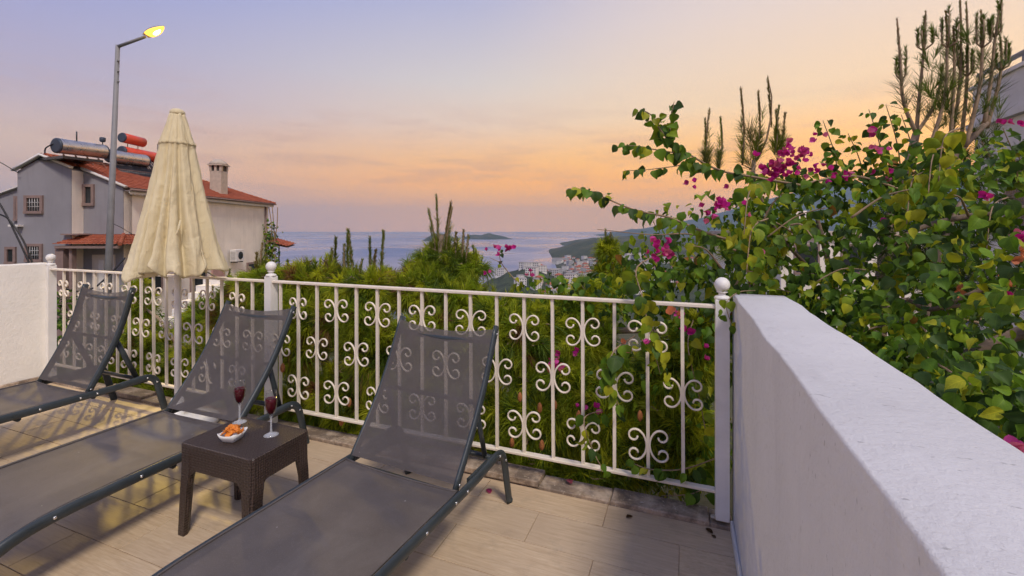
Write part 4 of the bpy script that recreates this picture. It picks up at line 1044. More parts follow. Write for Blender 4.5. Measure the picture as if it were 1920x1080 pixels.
# pine behind the middle post, broad crown with candles
pine('broad pine with browned needles behind the middle railing post', S(640, 900, 3.9), [
    (S(520, 530, 3.75), (.28, .3, .14), 60), (S(590, 528, 3.7), (.32, .3, .16), 75), (S(690, 540, 3.6), (.34, .3, .16), 80), (S(540, 590, 3.5), (.4, .2, .2), 60), (S(650, 600, 3.4), (.4, .2, .2), 60), (S(470, 600, 3.8), (.25, .25, .25), 45),
    (S(560, 640, 3.4), (.22, .18, .22), 45), (S(700, 660, 3.3), (.28, .2, .28), 70), (S(640, 740, 3.4), (.30, .2, .25), 60), (S(560, 760, 3.5), (.28, .2, .2), 50), (S(740, 780, 3.2), (.3, .2, .2), 60), (S(640, 830, 3.3), (.5, .2, .12), 60)],
    [(S(655, 520, 3.7), .38, (.02, 0)), (S(645, 520, 3.7), .30, (-.04, 0)), (S(664, 520, 3.65), .36, (.03, 0)), (S(676, 530, 3.7), .22, (.02, 0)), (S(612, 530, 3.7), .22, (0, 0)), (S(622, 530, 3.75), .28, (0, 0)), (S(634, 525, 3.7), .33, (-.02, 0)),
     (S(703, 530, 3.7), .38, (-.06, 0)), (S(706, 530, 3.7), .32, (.02, 0)), (S(709, 530, 3.7), .42, (.05, 0)), (S(485, 515, 3.7), .2, (0, 0)), (S(542, 520, 3.7), .16, (0, 0))],
    dead=.09, fat=1.2, trunk_top=S(600, 560, 3.8), cones=[S(530, 690, 3.0), S(640, 790, 3.0), S(655, 755, 3.05)])
pine('slender pine with tall candle shoots in front of the islands', S(830, 950, 3.9), [
    (S(830, 475, 3.9), (.30, .24, .10), 13), (S(870, 500, 3.8), (.24, .22, .10), 12), (S(795, 500, 3.8), (.2, .2, .1), 9), (S(800, 545, 3.6), (.36, .28, .15), 75), (S(930, 595, 3.3), (.25, .2, .18), 50), (S(970, 640, 3.1), (.25, .18, .2), 45), (S(870, 570, 3.5), (.25, .25, .2), 55), (S(810, 640, 3.2), (.3, .2, .22), 60), (S(900, 660, 3.2), (.25, .2, .25), 50), (S(850, 760, 3.1), (.35, .2, .25), 65), (S(930, 780, 3.0), (.25, .15, .22), 55), (S(960, 860, 2.85), (.32, .12, .14), 55)],
    [(S(824, 470, 3.9), .46, (0, 0)), (S(815, 470, 3.9), .36, (-.10, 0)), (S(833, 470, 3.9), .40, (.06, 0)), (S(838, 470, 3.9), .42, (.10, 0)), (S(846, 480, 3.9), .22, (.1, 0)), (S(866, 490, 3.8), .28, (0, 0)), (S(872, 490, 3.8), .25, (.05, 0)), (S(858, 490, 3.8), .2, (-.1, 0)), (S(888, 500, 3.8), .18, (.1, 0)), (S(800, 500, 3.8), .18, (-.1, 0))],
    trunk_top=S(828, 440, 3.9), fat=1.0, dead=.05, cones=[S(1016, 835, 2.6), S(1012, 765, 2.65), S(960, 830, 2.7), S(1040, 760, 2.7), S(975, 745, 2.75)])
pine('low pine spreading behind the right part of the railing', S(1180, 980, 3.2), [
    (S(1000, 610, 3.3), (.28, .2, .2), 55), (S(1070, 590, 3.4), (.3, .2, .16), 45), (S(1090, 650, 3.2), (.28, .2, .2), 50), (S(1040, 720, 3.0), (.3, .18, .22), 60), (S(1010, 800, 2.85), (.28, .14, .2), 60), (S(1110, 800, 2.8), (.28, .14, .22), 65), (S(1180, 740, 2.85), (.25, .16, .22), 50), (S(1250, 700, 2.75), (.22, .15, .2), 45), (S(1200, 850, 2.7), (.25, .12, .16), 50), (S(1280, 820, 2.65), (.2, .12, .25), 45), (S(1080, 880, 2.75), (.35, .1, .1), 45), (S(1310, 650, 2.7), (.15, .14, .2), 30)],
    [], trunk_top=S(1140, 620, 3.2), cones=[S(1052, 690, 2.7), S(1085, 780, 2.6), S(1030, 690, 2.7), S(1200, 780, 2.5)])
pine('pine tip rising between the headland and the bougainvillea', S(1140, 900, 4.4), [(S(1140, 470, 4.4), (.10, .10, .12), 16), (S(1150, 520, 4.4), (.2, .2, .2), 35), (S(1110, 560, 4.2), (.3, .2, .2), 45)], [(S(1139, 455, 4.4), .12, (0, 0)), (S(1143, 455, 4.4), .1, (.1, 0))], trunk_top=S(1141, 460, 4.4), tr=.04)
c4 = [(S(1392, 290, 4.2), .68, (-.02, 0)), (S(1414, 290, 4.2), .64, (.02, 0)), (S(1420, 280, 4.2), .70, (.06, 0)), (S(1322, 300, 4.3), .46, (0, 0)), (S(1327, 300, 4.3), .50, (.01, 0)), (S(1347, 300, 4.3), .46, (0, 0)), (S(1452, 270, 4.2), .35, (0, 0)), (S(1458, 270, 4.2), .37, (.02, 0)), (S(1466, 270, 4.2), .33, (.06, 0))]
t4 = pine('pine with long bare candle shoots rising behind the bougainvillea', S(1420, 980, 4.2), [(S(1412, 460, 4.2), (.3, .2, .3), 30)], c4, trunk_top=S(1413, 300, 4.2), tr=.05)
nd = Needles(); o4 = Vector(S(1420, 980, 4.2))
for k in range(9):
    nd.shoot(S(1412 + random.uniform(-6, 6), 330 - k * 9, 4.2), (random.uniform(-.5, .5), 0, .9), .1, 36, .19, (.3, 1.1), .02, .0032, col=(.10, .11, .03))
for px in (1322, 1347, 1460): nd.shoot(S(px, 320, 4.25), (0, 0, 1), .15, 70, .13, (.3, 1.0), .02, .003, col=(.10, .11, .03))
nd.build('tuft', t4, o4)
# the big pine at upper right with branching candles
D5 = 3.7; b5 = Vector(S(1640, 760, D5)); t5 = empty('pine_tree', b5); tag(t5, 'tall pine with many upright candle shoots at the upper right', 'pine tree', 'pine trees beyond the railing')
MB().tube([Vector(S(*p, D5)) - b5 for p in ((1640, 760), (1650, 560), (1668, 420), (1700, 320), (1718, 250))], [.06, .055, .048, .035, .026], 9).build('trunk', M['bark'], t5)
MB().tube([Vector(S(*p, D5)) - b5 for p in ((1668, 430), (1760, 330), (1810, 270), (1850, 230))], [.045, .035, .026, .02], 8).build('trunk_fork', M['bark'], t5)
nd = Needles()
BR = [[(1718, 250), (1694, 190), (1688, 110), (1682, 36)], [(1718, 250), (1724, 180), (1732, 95), (1736, 22)], [(1718, 250), (1748, 205), (1762, 160), (1768, 120)], [(1735, 300), (1770, 190), (1776, 90), (1774, 20)],
      [(1770, 310), (1796, 190), (1802, 80), (1800, -12)], [(1800, 280), (1812, 170), (1814, 70), (1812, 5)], [(1810, 275), (1836, 170), (1842, 90), (1840, 20)], [(1845, 235), (1858, 150), (1866, 70), (1880, -15)], [(1850, 240), (1872, 160), (1878, 110), (1876, 70)], [(1780, 300), (1786, 200), (1790, 110), (1788, 50)]]
for k, br in enumerate(BR):
    Dk = D5 + (k % 3 - 1) * .16; P = [Vector(S(*p, Dk)) for p in dense(br, 4)]
    MB().tube([p - b5 for p in P], list(np.linspace(.016, .005, len(P))), 7).build('branch', M['twig'], t5)
    tipd = (P[-1] - P[-4]).normalized()
    nd.shoot(P[-5], tipd, (P[-1] - P[-5]).length, 190, .024, (.2, .7), 0, .0045, col=(CAND[k % 3][0], CAND[k % 3][1] * .75, .03))
    for i in range(2, len(P) - 3):
        dd = (P[i + 1] - P[i]).normalized(); low = i < len(P) * .45
        nd.shoot(P[i], dd, .06, random.choice((8, 20, 34)) if low else random.choice((4, 14, 26)), .17 if low else .055, (.35, 1.0) if low else (.2, .7), .03, .003, col=(.075, .10, .022))
    if k not in (2, 9):
        q = P[int(len(P) * random.uniform(.45, .78))]
        for j in range(random.choice((2, 3, 4, 5))):
            cm = MB()
            an = j * 1.57 + k; off = Vector((math.cos(an), math.sin(an), 0)) * random.uniform(.025, .06)
            h = random.uniform(.08, .28); cm.tube([q - b5, q + off - b5 + Vector((0, 0, .04)), q + off * 1.3 - b5 + Vector((0, 0, h))], [.007, .007, .004], 5)
            nd.shoot(q + off + Vector((0, 0, .03)), (0, 0, 1), h, 150, .042, (.2, .8), 0, .004, col=(.12, .17, .03))
            cm.build('spring_shoot', M['twig'], t5)
for _ in range(60):
    p = np.array(S(random.uniform(1740, 1880), random.uniform(70, 260), D5 + random.uniform(-.2, .2))); nd.shoot(p, (random.gauss(0, .35), random.gauss(0, .35), 1), random.uniform(.06, .16), 40, random.choice((.05, .09, .15)), (.25, .8), .02, .0035, col=(.12, .17, .03))
for c, rad, n in ((S(1790, 350, 3.7), (.3, .2, .18), 40), (S(1760, 540, 2.9), (.25, .2, .22), 55), (S(1720, 440, 3.2), (.25, .2, .2), 35), (S(1850, 300, 3.8), (.3, .2, .2), 35), (S(1830, 470, 3.0), (.25, .2, .2), 30)):
    for _ in range(n):
        q = unit(rng.normal(size=3)); p = np.array(c) + q * rng.random() ** .4 * np.array(rad); nd.shoot(p, q + [0, 0, -.1], .12, 80, .13, (.25, .9), .2, .003, col=(.06, .095, .016))
nd.build('crown', t5, b5)
# growth at left beyond the railing
pine('bushy young pine behind the left part of the railing', S(300, 820, 5.2), [
    (S(400, 600, 4.9), (.38, .3, .25), 70), (S(440, 590, 4.9), (.3, .25, .16), 55), (S(280, 650, 5.0), (.4, .3, .3), 70), (S(350, 690, 4.6), (.4, .25, .25), 70), (S(230, 690, 4.8), (.4, .25, .25), 60), (S(430, 680, 4.3), (.3, .25, .28), 60), (S(300, 740, 4.4), (.5, .2, .15), 55), (S(190, 730, 4.7), (.4, .2, .15), 40), (S(475, 740, 4.0), (.3, .2, .15), 40), (S(262, 570, 5.4), (.14, .15, .35), 30)],
    [(S(272, 570, 5.2), .3, (0, 0)), (S(400, 575, 4.8), .25, (0, 0)), (S(430, 535, 4.8), .2, (.05, 0))], trunk_top=S(330, 640, 4.9), dead=.06, cones=[S(330, 720, 4.2)])
pine('pine bough with drooping dry needles beside the villa corner', S(470, 760, 4.4), [(S(462, 550, 4.3), (.24, .2, .14), 50), (S(500, 560, 4.2), (.2, .2, .2), 35), (S(440, 600, 4.3), (.2, .2, .25), 35)], [(S(490, 495, 4.3), .2, (0, 0))], trunk_top=S(468, 500, 4.3), dead=.45, tr=.045)

# ------------------------------------------------------------------ bougainvillea
def leaf_variant(seed, nt_=7):
    r = random.Random(seed); ts = [0, .08, .22, .42, .62, .8, .92, 1.0]; ws = [.0, .26, .43, .46, .36, .20, .08, 0]
    cup = r.uniform(.10, .65); curl = r.uniform(.2, 1.3); tw = r.uniform(-.9, .9); V = []
    for i, (t_, w) in enumerate(zip(ts, ws)):
        a = curl * t_ * t_; y = t_ - .12 * curl * t_ ** 2; z = -.42 * a; wob = r.uniform(-.06, .06)
        for s in (-1, -.5, 0, .5, 1):
            ww = w * (1 + r.uniform(-.06, .06)); V.append((s * ww + .03 * tw * t_, y, z + cup * ww * abs(s) ** 1.3 + tw * .12 * s * t_ + (wob if abs(s) == 1 else 0) + .02 * math.sin(9 * t_ + seed) * abs(s)))
    T = []
    for i in range(7):
        for j in range(4):
            a, b, c, d = i * 5 + j, i * 5 + j + 1, (i + 1) * 5 + j + 1, (i + 1) * 5 + j
            if i > 0: T.append((a, b, c))
            if i < 6: T.append((a, c, d))
            if i == 0: T[-1] = (a, c, d)
            if i == 6: pass
    V = np.array(V); V[:, 0] *= r.choice((.62, .75, .9, 1.0)); return V, np.array(T)
LV = [leaf_variant(s) for s in range(12)]
leaves = []     # (pos, tip dir, normal, size, colour, variant)
LG = [(.10, .20, .018), (.15, .265, .02), (.24, .33, .02), (.40, .41, .025), (.065, .125, .022), (.045, .09, .022)]
def put_leaf(p, tip, nrm, size, young=0.0):
    tip = unit(np.asarray(tip, float)); nrm = np.asarray(nrm, float); nrm = unit(nrm - (nrm @ tip) * tip)
    i = int(rng.choice(6, p=[.28, .24, .14, .04, .17, .13]))
    if young > rng.random(): i = 3 if rng.random() < .6 else 2
    c = np.array(LG[i]) * rng.uniform(.75, 1.25)
    if rng.random() < .004: c = np.array((.34, .16, .03))
    leaves.append((np.asarray(p, float), tip, nrm, size, c, int(rng.integers(12))))
def blocked(p):
    x, y, z = p
    if y < 2.40 and x < .47: return True            # keep the terrace and its wall clear
    if y < 2.45 and x < .5 and z < 1.14: return True
    return False
CAMP = np.array([0, 0, CAMZ])
def clump(px, py, D, rad, n, size=(.032, .08)):
    c = np.array(S(px, py, D)); rad = np.array(rad if hasattr(rad, '__len__') else (rad,) * 3)
    for _ in range(int(n * 1.02)):
        q = unit(rng.normal(size=3)); p = c + q * rng.uniform(.25, 1) ** .5 * rad
        if blocked(p): continue
        v = unit(CAMP - p); out = unit(q + v * .35)
        tip = out * .45 + np.array([0, 0, -.75]) + rng.normal(size=3) * .45; nrm = out * .6 + np.array([0, 0, .55]) + rng.normal(size=3) * .4
        put_leaf(p, tip, nrm, rng.uniform(*size), .10 if q[2] > .3 else .03)
for a in [(1450, 480, 2.6, .42, 260), (1340, 440, 3.0, (.5, .4, .32), 240), (1300, 570, 2.75, .34, 210), (1600, 440, 2.7, .5, 330), (1790, 430, 2.4, .5, 330), (1700, 590, 2.1, .42, 300),
          (1860, 590, 1.75, .36, 240), (1560, 590, 2.35, .32, 230), (1870, 370, 2.5, (.42, .4, .34), 190), (1500, 390, 3.0, (.45, .4, .22), 190), (1640, 375, 3.0, (.4, .4, .2), 150), (1200, 540, 3.1, .32, 170), (1120, 560, 3.3, (.32, .3, .2), 110),
          (1250, 690, 2.75, (.28, .2, .3), 150), (1150, 740, 2.85, (.25, .2, .25), 60), (1310, 820, 2.62, (.2, .16, .35), 130), (1020, 545, 3.5, (.3, .25, .16), 90), (1240, 480, 3.2, (.3, .3, .22), 130), (1420, 600, 2.6, (.25, .2, .3), 150), (1200, 880, 2.65, (.3, .1, .1), 50), (1290, 545, 2.9, (.3, .25, .2), 120), (1340, 620, 2.7, (.2, .15, .3), 90)]:
    clump(*a)
for a in [(1690, 690, 1.75, .26, 170), (1800, 740, 1.4, .22, 150), (1900, 790, 1.15, .18, 110), (1610, 620, 2.05, .22, 120), (1530, 575, 2.3, .18, 70), (1920, 680, 1.45, .28, 150)]: clump(*a[:4], int(a[4] * 1.5), size=(.034, .058))
bgv = empty('bougainvillea', (1.1, 2.9, -.8)); tag(bgv, 'large bougainvillea with magenta flowers leaning over the railing and wall', 'bougainvillea')
org = np.array((1.1, 2.9, -.8))
brm = [0]
def branch(pts, r0, r1, nleaf=0, size=(.06, .09), young=.1, hang=.8, name='branch', start=0.0):
    P = [Vector(S(*p)) for p in dense(pts, 5)]
    MB().tube([p - Vector(org) for p in P], list(np.linspace(r0, r1, len(P))), 7).build(name, M['bark'] if r0 > .008 else M['twig'], bgv)
    for k in range(nleaf):
        f = start + (1 - start) * (k + rng.random() * .8) / max(1, nleaf); i = min(len(P) - 2, int(f * (len(P) - 1))); p = P[i].lerp(P[i + 1], rng.random())
        d = np.array((P[i + 1] - P[i]).normalized()); sd = unit(np.cross(d, [0, 0, 1.0])) * (1 if k % 2 else -1)
        pet = unit(sd * .8 + d * .3 + rng.normal(size=3) * .35) * rng.uniform(.015, .04)
        v = unit(CAMP - np.array(p))
        put_leaf(np.array(p) + pet, pet * 18 + d * .25 + np.array([0, 0, -hang]) + rng.normal(size=3) * .25, v * .55 + np.array([0, 0, .45]) + rng.normal(size=3) * .3, rng.uniform(*size) * (1 - .35 * f), young)
D1 = 2.75
branch([(1500, 347, D1), (1414, 332, D1), (1349, 319, D1), (1291, 289, 2.7), (1255, 263, 2.65), (1237, 242, 2.6), (1222, 217, 2.6), (1206, 207, 2.6)], .008, .003, 44, (.065, .10))
branch([(1255, 263, 2.65), (1258, 226, 2.65), (1264, 190, 2.65)], .004, .002, 15, (.07, .105))
branch([(1290, 290, 2.7), (1226, 280, 2.62), (1197, 274, 2.6), (1163, 273, 2.58)], .004, .002, 20, (.06, .095))
branch([(1310, 305, 2.7), (1284, 309, 2.7), (1215, 318, 2.6), (1172, 320, 2.58)], .004, .002, 20, (.06, .095))
branch([(1417, 495, 2.6), (1381, 457, 2.55), (1320, 435, 2.5), (1255, 408, 2.45), (1212, 399, 2.42), (1179, 390, 2.4), (1132, 370, 2.36), (1096, 356, 2.34), (1065, 354, 2.32)], .008, .0025, 62, (.06, .095))
branch([(1380, 470, 2.6), (1300, 440, 2.7), (1220, 440, 2.8), (1120, 430, 2.9)], .006, .002, 0)
branch([(968, 527, 3.3), (940, 493, 3.3), (937, 468, 3.3)], .004, .002, 6, (.04, .06)); branch([(940, 493, 3.3), (918, 483, 3.3)], .003, .002, 0)
for tip_ in ((1543, 226), (1629, 205), (1661, 196), (1690, 215), (1480, 300), (1590, 250), (1720, 270), (1880, 240), (1900, 280), (1560, 280), (1450, 310), (1640, 270), (1780, 290), (1840, 265), (1400, 325)):
    branch([(tip_[0] + 30, 350, 2.9), (tip_[0] + 22, (tip_[1] + 350) / 2, 2.85), (tip_[0], tip_[1], 2.8)], .005, .002, 24, (.05, .085))
# sprays hanging over the railing and the wall end
FR = 2.13
branch([(1260, 470, 2.5), (1195, 500, 2.25), (1205, 560, FR), (1222, 640, FR - .02), (1238, 700, FR)], .004, .002, 36, (.07, .105), .6, 1.1, start=.25)
branch([(1190, 630, 2.3), (1150, 660, 2.22), (1140, 710, 2.2), (1165, 770, 2.2)], .004, .002, 18, (.075, .11), .35, 1.0, start=.2)
branch([(1130, 770, 2.4), (1095, 785, 2.28), (1110, 840, 2.26), (1130, 880, 2.26)], .003, .002, 12, (.065, .09), .3, 1.0)
branch([(1340, 860, 2.4), (1280, 880, 2.2), (1220, 880, 2.2), (1190, 870, 2.25)], .004, .002, 18, (.065, .09), .2, .7)
branch([(1345, 900, 2.4), (1300, 925, 2.25), (1240, 930, 2.3)], .003, .002, 14, (.06, .085), .1, .7)
branch([(1420, 545, 2.5), (1385, 548, 2.12), (1362, 570, 2.02), (1372, 610, 2.0)], .003, .0015, 9, (.055, .08), .4, .9, start=.3)
branch([(1390, 545, 2.55), (1440, 540, 2.45), (1500, 552, 2.35), (1540, 565, 2.3)], .003, .002, 22, (.06, .085), .35, .5)
branch([(1300, 600, 2.6), (1290, 650, 2.3), (1310, 740, 2.28), (1325, 820, 2.28)], .003, .002, 20, (.065, .09), .25, .8)
for q in ((1395, 400), (1400, 470), (1740, 330), (1700, 380), (1850, 430), (1760, 300)):
    branch([(q[0] + 40, q[1] - 60, 2.2), (q[0] + 10, q[1] - 40, 2.1), (q[0], q[1] + 40, 2.05)], .004, .002, 17, (.06, .10), .5, 1.1, start=.2)
# thick old wood
branch([(1740, 700, 1.75), (1800, 672, 1.7), (1860, 645, 1.65), (1960, 605, 1.6)], .018, .024, 0)
branch([(1660, 470, 2.5), (1700, 440, 2.45), (1780, 412, 2.4), (1960, 385, 2.3)], .010, .018, 0)
branch([(1700, 560, 2.1), (1745, 580, 2.05), (1800, 560, 2.0), (1870, 530, 1.95)], .010, .012, 0)
branch([(1745, 580, 2.05), (1840, 568, 2.0), (1930, 560, 1.95)], .008, .010, 0)
branch([(1640, 620, 1.95), (1700, 650, 1.7), (1770, 690, 1.5), (1840, 735, 1.35)], .005, .004, 14, (.05, .07))
branch([(1640, 900, 2.9), (1600, 700, 2.8), (1560, 520, 2.8), (1530, 400, 2.9)], .03, .012, 0); branch([(1660, 900, 2.6), (1720, 650, 2.5), (1760, 480, 2.6), (1800, 380, 2.7)], .028, .012, 0); branch([(1560, 540, 2.8), (1460, 440, 2.8), (1414, 335, 2.8)], .012, .008, 0); branch([(1500, 347, 2.75), (1600, 330, 2.8), (1700, 360, 2.8)], .008, .008, 0)

for _ in range(46):     # fine bare twigs through the bush
    x0, y0, d0 = random.uniform(1300, 1900), random.uniform(380, 700), random.uniform(2.0, 2.7)
    if y0 > 540 and x0 < 1560: continue
    dx, dy = random.uniform(-130, 130), random.uniform(-90, 30)
    pts = [(x0, y0, d0), (x0 + dx * .5, y0 + dy * .5 - 12, d0 - .05), (x0 + dx, y0 + dy, d0 - .12)]
    if any(blocked(np.array(S(*q))) for q in pts): continue
    branch(pts, random.uniform(.003, .007), .002, 4, (.04, .08))
def rank(l):
    p = l[0]; D = -p[0] * st + p[1] * ct; cx = p[0] * ct + p[1] * st
    if D < .3: return 0
    px = HX + FPX * cx / D; py = HY + FPX * (CAMZ - p[2]) / D
    if not (0 < px < 1920 and 0 < py < 1080): return 0
    return l[3] / D
order = sorted(range(len(leaves)), key=lambda i: -rank(leaves[i])); single = set(order[:300])
def frame(l): 
    tip, nrm = l[1], l[2]; x = np.cross(tip, nrm); return np.stack([x, tip, nrm], 1)
leaf_me = []
for V, T in LV:
    me = np_mesh('leaf', V, T, M['leaf_one'], None); me.polygons.foreach_set('use_smooth', [True] * len(T)); leaf_me.append(me)
for i in single:
    l = leaves[i]; o = link('leaf', leaf_me[l[5]], bgv); F = frame(l) * l[3]
    o.matrix_local = Matrix([[*F[r], l[0][r] - org[r]] for r in range(3)] + [[0, 0, 0, 1]]); o.color = (*l[4], 1)
VV, TT, KK, nacc = [], [], [], 0
for i, l in enumerate(leaves):
    if i in single: continue
    V, T = LV[l[5]]; VV.append((V * l[3]) @ frame(l).T + l[0] - org); TT.append(T + nacc); KK.append(np.repeat(l[4][None], len(V), 0)); nacc += len(V)
me = np_mesh('leaf_mass', np.concatenate(VV), np.concatenate(TT), M['leaf_mass'], np.concatenate(KK)); me.polygons.foreach_set('use_smooth', [True] * len(me.polygons))
link('leaf_mass', me, bgv)['kind'] = 'stuff'
# flowers: three papery bracts each
def flower_mesh(seed):
    r = random.Random(seed); mb = MB()
    for k in range(3):
        a = k * 2.09 + r.uniform(-.3, .3); op = r.uniform(.45, .95); ca, sa = math.cos(a), math.sin(a)
        def pet(u, v, op=op, ca=ca, sa=sa):
            w = .5 * math.sin(math.pi * min(1, .06 + .94 * u)) ** .75 * (1 - .25 * u); s = (v - .5) * 2
            rad_ = u * math.sin(op) ; z = u * math.cos(op) + .25 * w * s * s; x, y = rad_, s * w
            return (x * ca - y * sa, x * sa + y * ca, z)
        mb.grid(pet, 5, 4)
    me = mb.mesh('flower', M['petal']); return me
FM = [flower_mesh(s) for s in range(4)]
PINK = [(.60, .03, .33), (.50, .02, .27), (.66, .09, .38), (.42, .03, .20), (.62, .14, .32)]
def flowers(px, py, D, n, sx, sy, size=.031, col=None):
    for _ in range(n):
        p = Vector(S(px + random.gauss(0, sx), py + random.gauss(0, sy), D + random.gauss(0, .04))) - Vector(org)
        q = Vector((random.gauss(0, .6), -random.random(), random.gauss(.3, .5))).to_track_quat('Z', 'Y')
        o = link('flower', random.choice(FM), bgv, loc=p, rot=q.to_euler(), scale=size * random.uniform(.8, 1.2)); o.color = (*(col or random.choice(PINK)), 1)
for a in [(1462, 312, 2.45, 30, 20, 12), (1495, 285, 2.45, 22, 13, 14), (1440, 322, 2.45, 9, 12, 5), (1240, 470, 2.35, 16, 9, 12), (1337, 393, 2.4, 14, 13, 9), (1530, 310, 2.6, 7, 12, 14), (945, 468, 3.2, 11, 14, 4), (915, 513, 3.2, 2, 3, 3), (990, 515, 3.2, 3, 3, 4), (1040, 682, 2.55, 7, 6, 10), (1082, 662, 2.5, 2, 3, 3), (1100, 765, 2.6, 5, 12, 4), (1290, 622, 2.2, 2, 6, 2), (1215, 650, 2.1, 2, 4, 4), (1850, 366, 2.0, 4, 8, 4), (1885, 228, 2.6, 5, 14, 6), (1625, 250, 2.7, 3, 6, 5), (1650, 285, 2.7, 5, 10, 5), (1535, 258, 2.7, 3, 6, 3), (1665, 320, 2.7, 5, 14, 8), (1570, 330, 2.7, 6, 18, 10), (1432, 472, 2.3, 1, 2, 2), (1915, 450, 2.0, 5, 6, 12), (1885, 560, 1.8, 4, 6, 8), (1900, 838, 1.05, 3, 10, 4), (1890, 658, 1.6, 1, 3, 3), (1668, 420, 2.4, 2, 4, 3), (1320, 670, 2.4, 2, 4, 8), (1300, 350, 2.6, 3, 10, 6), (1380, 370, 2.5, 5, 20, 12), (1270, 585, 2.4, 3, 6, 8)]:
    flowers(*a)
for a in [(1264, 583, 2.3, 3, 5, 4), (1792, 545, 1.9, 2, 4, 3), (1890, 530, 1.85, 4, 10, 8), (1905, 480, 1.9, 4, 8, 8), (1188, 655, 2.2, 2, 20, 6)]: flowers(*a, col=(.62, .22, .12))

# leafy shrub at far left behind the railing
shb = empty('leafy_shrub', S(130, 800, 6.0)); tag(shb, 'dark green leafy shrub behind the railing at far left', 'shrub')
so = np.array(S(130, 800, 6.0)); VV, TT, KK, nacc = [], [], [], 0
for (px, py, D, rad, n) in ((125, 640, 5.6, .38, 330), (150, 720, 5.3, .4, 300), (200, 640, 5.8, .38, 260), (110, 580, 6.0, .3, 160), (250, 600, 6.6, .4, 200)):
    c = np.array(S(px, py, D))
    for _ in range(n):
        q = unit(rng.normal(size=3)); p = c + q * rng.random() ** .35 * rad
        if p[1] < 2.5: p[1] = 2.5 + rng.random() * .2
        tip = unit(q + rng.normal(size=3) * .5 + [0, 0, -.2]); nr = q * .5 + np.array([0, 0, .7]) + rng.normal(size=3) * .3; nr = unit(nr - (nr @ tip) * tip)
        V, T = LV[int(rng.integers(8))]; s_ = rng.uniform(.05, .09); F = np.stack([np.cross(tip, nr) * .6, tip, nr], 1) * s_
        VV.append(V @ F.T + p - so); TT.append(T + nacc); KK.append(np.repeat((np.array(LG[int(rng.choice([0, 1, 4, 5]))]) * rng.uniform(.7, 1.2))[None], len(V), 0)); nacc += len(V)
link('crown', np_mesh('crown', np.concatenate(VV), np.concatenate(TT), M['leaf_mass'], np.concatenate(KK)), shb)
for k in range(5): MB().tube([(random.uniform(-.1, .1), 0, 0), (random.uniform(-.4, .4), random.uniform(-.2, .2), 1.0)], [.02, .008], 6).build('stem', M['bark'], shb)
# climbing stems at the villa corner
vn = empty('climbing_vine', fr(-22.1, 40.9, -4)); tag(vn, 'straggly green vine climbing the far corner of the villa', 'vine')
vo = np.array(fr(-22.1, 40.9, -4)); VV, TT, KK, nacc = [], [], [], 0
for k in range(5):
    x = -22.1 + random.uniform(-.5, .7); MB().tube([Vector(p) - Vector(vo) for p in dense([tuple(fr(x, 40.6, -4)), tuple(fr(x + random.uniform(-.3, .3), 40.5, -1)), tuple(fr(x + random.uniform(-.4, .4), 40.6, 1.4)), tuple(fr(x + random.uniform(-.3, .3), 40.7, 3.4))], 5)], .04, 5).build('stem', M['twig'], vn)
for _ in range(420):
    p = np.array(fr(-21.9 + rng.normal() * .38, 40.5 + rng.normal() * .3, rng.triangular(-3.5, -.8, 2.4))); tip = unit(rng.normal(size=3) + [0, 0, -.6]); nr = rng.normal(size=3); nr = unit(nr - (nr @ tip) * tip)
    V, T = LV[int(rng.integers(8))]; F = np.stack([np.cross(tip, nr), tip, nr], 1) * rng.uniform(.18, .32); VV.append(V @ F.T + p - vo); TT.append(T + nacc); KK.append(np.repeat(np.array(LG[int(rng.integers(6))])[None], len(V), 0)); nacc += len(V)
link('foliage', np_mesh('foliage', np.concatenate(VV), np.concatenate(TT), M['leaf_mass'], np.concatenate(KK)), vn)

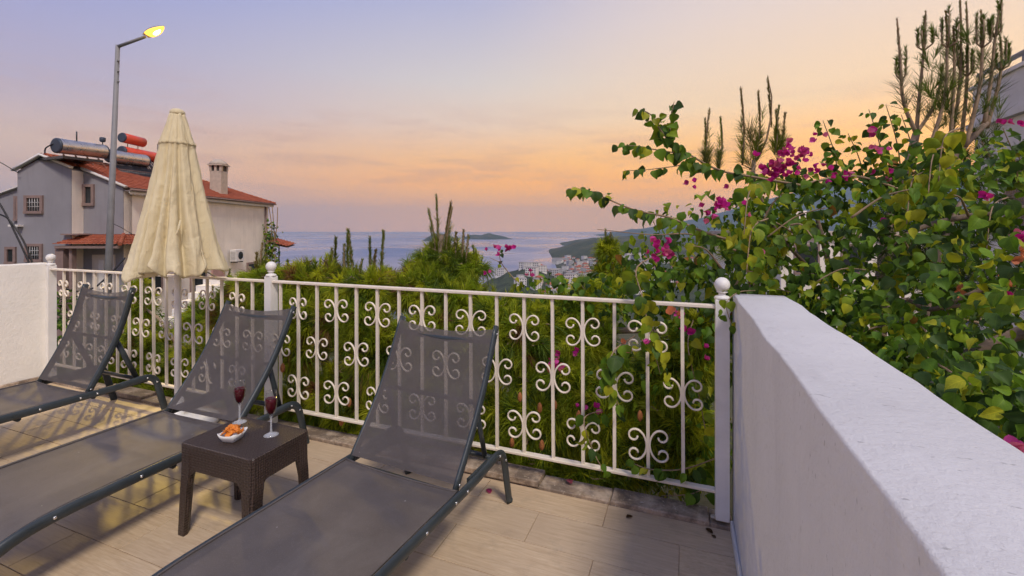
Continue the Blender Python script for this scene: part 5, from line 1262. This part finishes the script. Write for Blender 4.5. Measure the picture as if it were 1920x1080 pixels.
# ------------------------------------------------------------------ litter on the floor
def petal_on(px, py, label, col, z=.002, s=.03):
    D = FPX * (CAMZ - z) / (py - HY); p = spot(px, py, D); m_ = MB()
    def f(u, v):
        w = .55 * math.sin(math.pi * (.05 + .93 * u)) ** .8; q = (v - .5) * 2; return ((u - .5) * 1.6 * s, q * w * s, s * (.10 + .22 * q * q * w + .06 * math.sin(5 * u)))
    o = m_.grid(f, 6, 5).build('fallen_petal' if col[0] > .35 else 'dry_leaf', M['petal']); o.location = p; o.rotation_euler = (0, 0, random.uniform(0, 6)); o.color = (*col, 1)
    tag(o, label, 'petal' if col[0] > .35 else 'leaf'); return o
petal_on(917, 921, 'single faded magenta petal on the floor by the nearest lounger leg', (.42, .06, .17), s=.030)
petal_on(1068, 903, 'wilted pink petal lying on the marble kerb', (.36, .09, .13), z=.032, s=.032)
petal_on(1180, 969, 'dark dry leaf on the tiles below the kerb joint', (.06, .035, .02), s=.022)
petal_on(1330, 996, 'brown dry leaf in the corner by the right post', (.07, .04, .02), s=.024)
petal_on(1338, 1006, 'smaller dry leaf fragment near the right post corner', (.12, .07, .04), s=.016)
p = spot(1338, 972, FPX * 1.37 / (972 - HY)); sn = MB()
sn.tube([(.011 * (1 - k / 26) * math.cos(k * .6), .011 * (1 - k / 26) * math.sin(k * .6), .006 + .009 * k / 22) for k in range(22)], [.0065 * (1 - k / 25) + .001 for k in range(22)], 7)
o = sn.build('snail_shell', plain('pale_snail_shell', (.55, .48, .40), .4, .25, 90)); o.location = p; tag(o, 'tiny pale snail shell on the kerb at the foot of the right post', 'snail shell')

# ------------------------------------------------------------------ evening air over the bay
m = Mat('evening_haze'); m.t.nodes.remove(m.b); pv = m.n('ShaderNodeVolumePrincipled'); pv.inputs['Color'].default_value = (.52, .72, 1.0, 1); pv.inputs['Density'].default_value = 5.6e-5
m.l(pv.outputs[0], m.out.inputs['Volume'])
hz = MB(); P = [fr(x, y, z) for z in (SEA - 60, 1060) for x, y in ((-26500, -400), (26500, -400), (26500, 22300), (-26500, 22300))]
hz.add(P, [(3, 2, 1, 0), (4, 5, 6, 7), (0, 1, 5, 4), (1, 2, 6, 5), (2, 3, 7, 6), (3, 0, 4, 7)])
hz.build('haze', m.m)['kind'] = 'stuff'
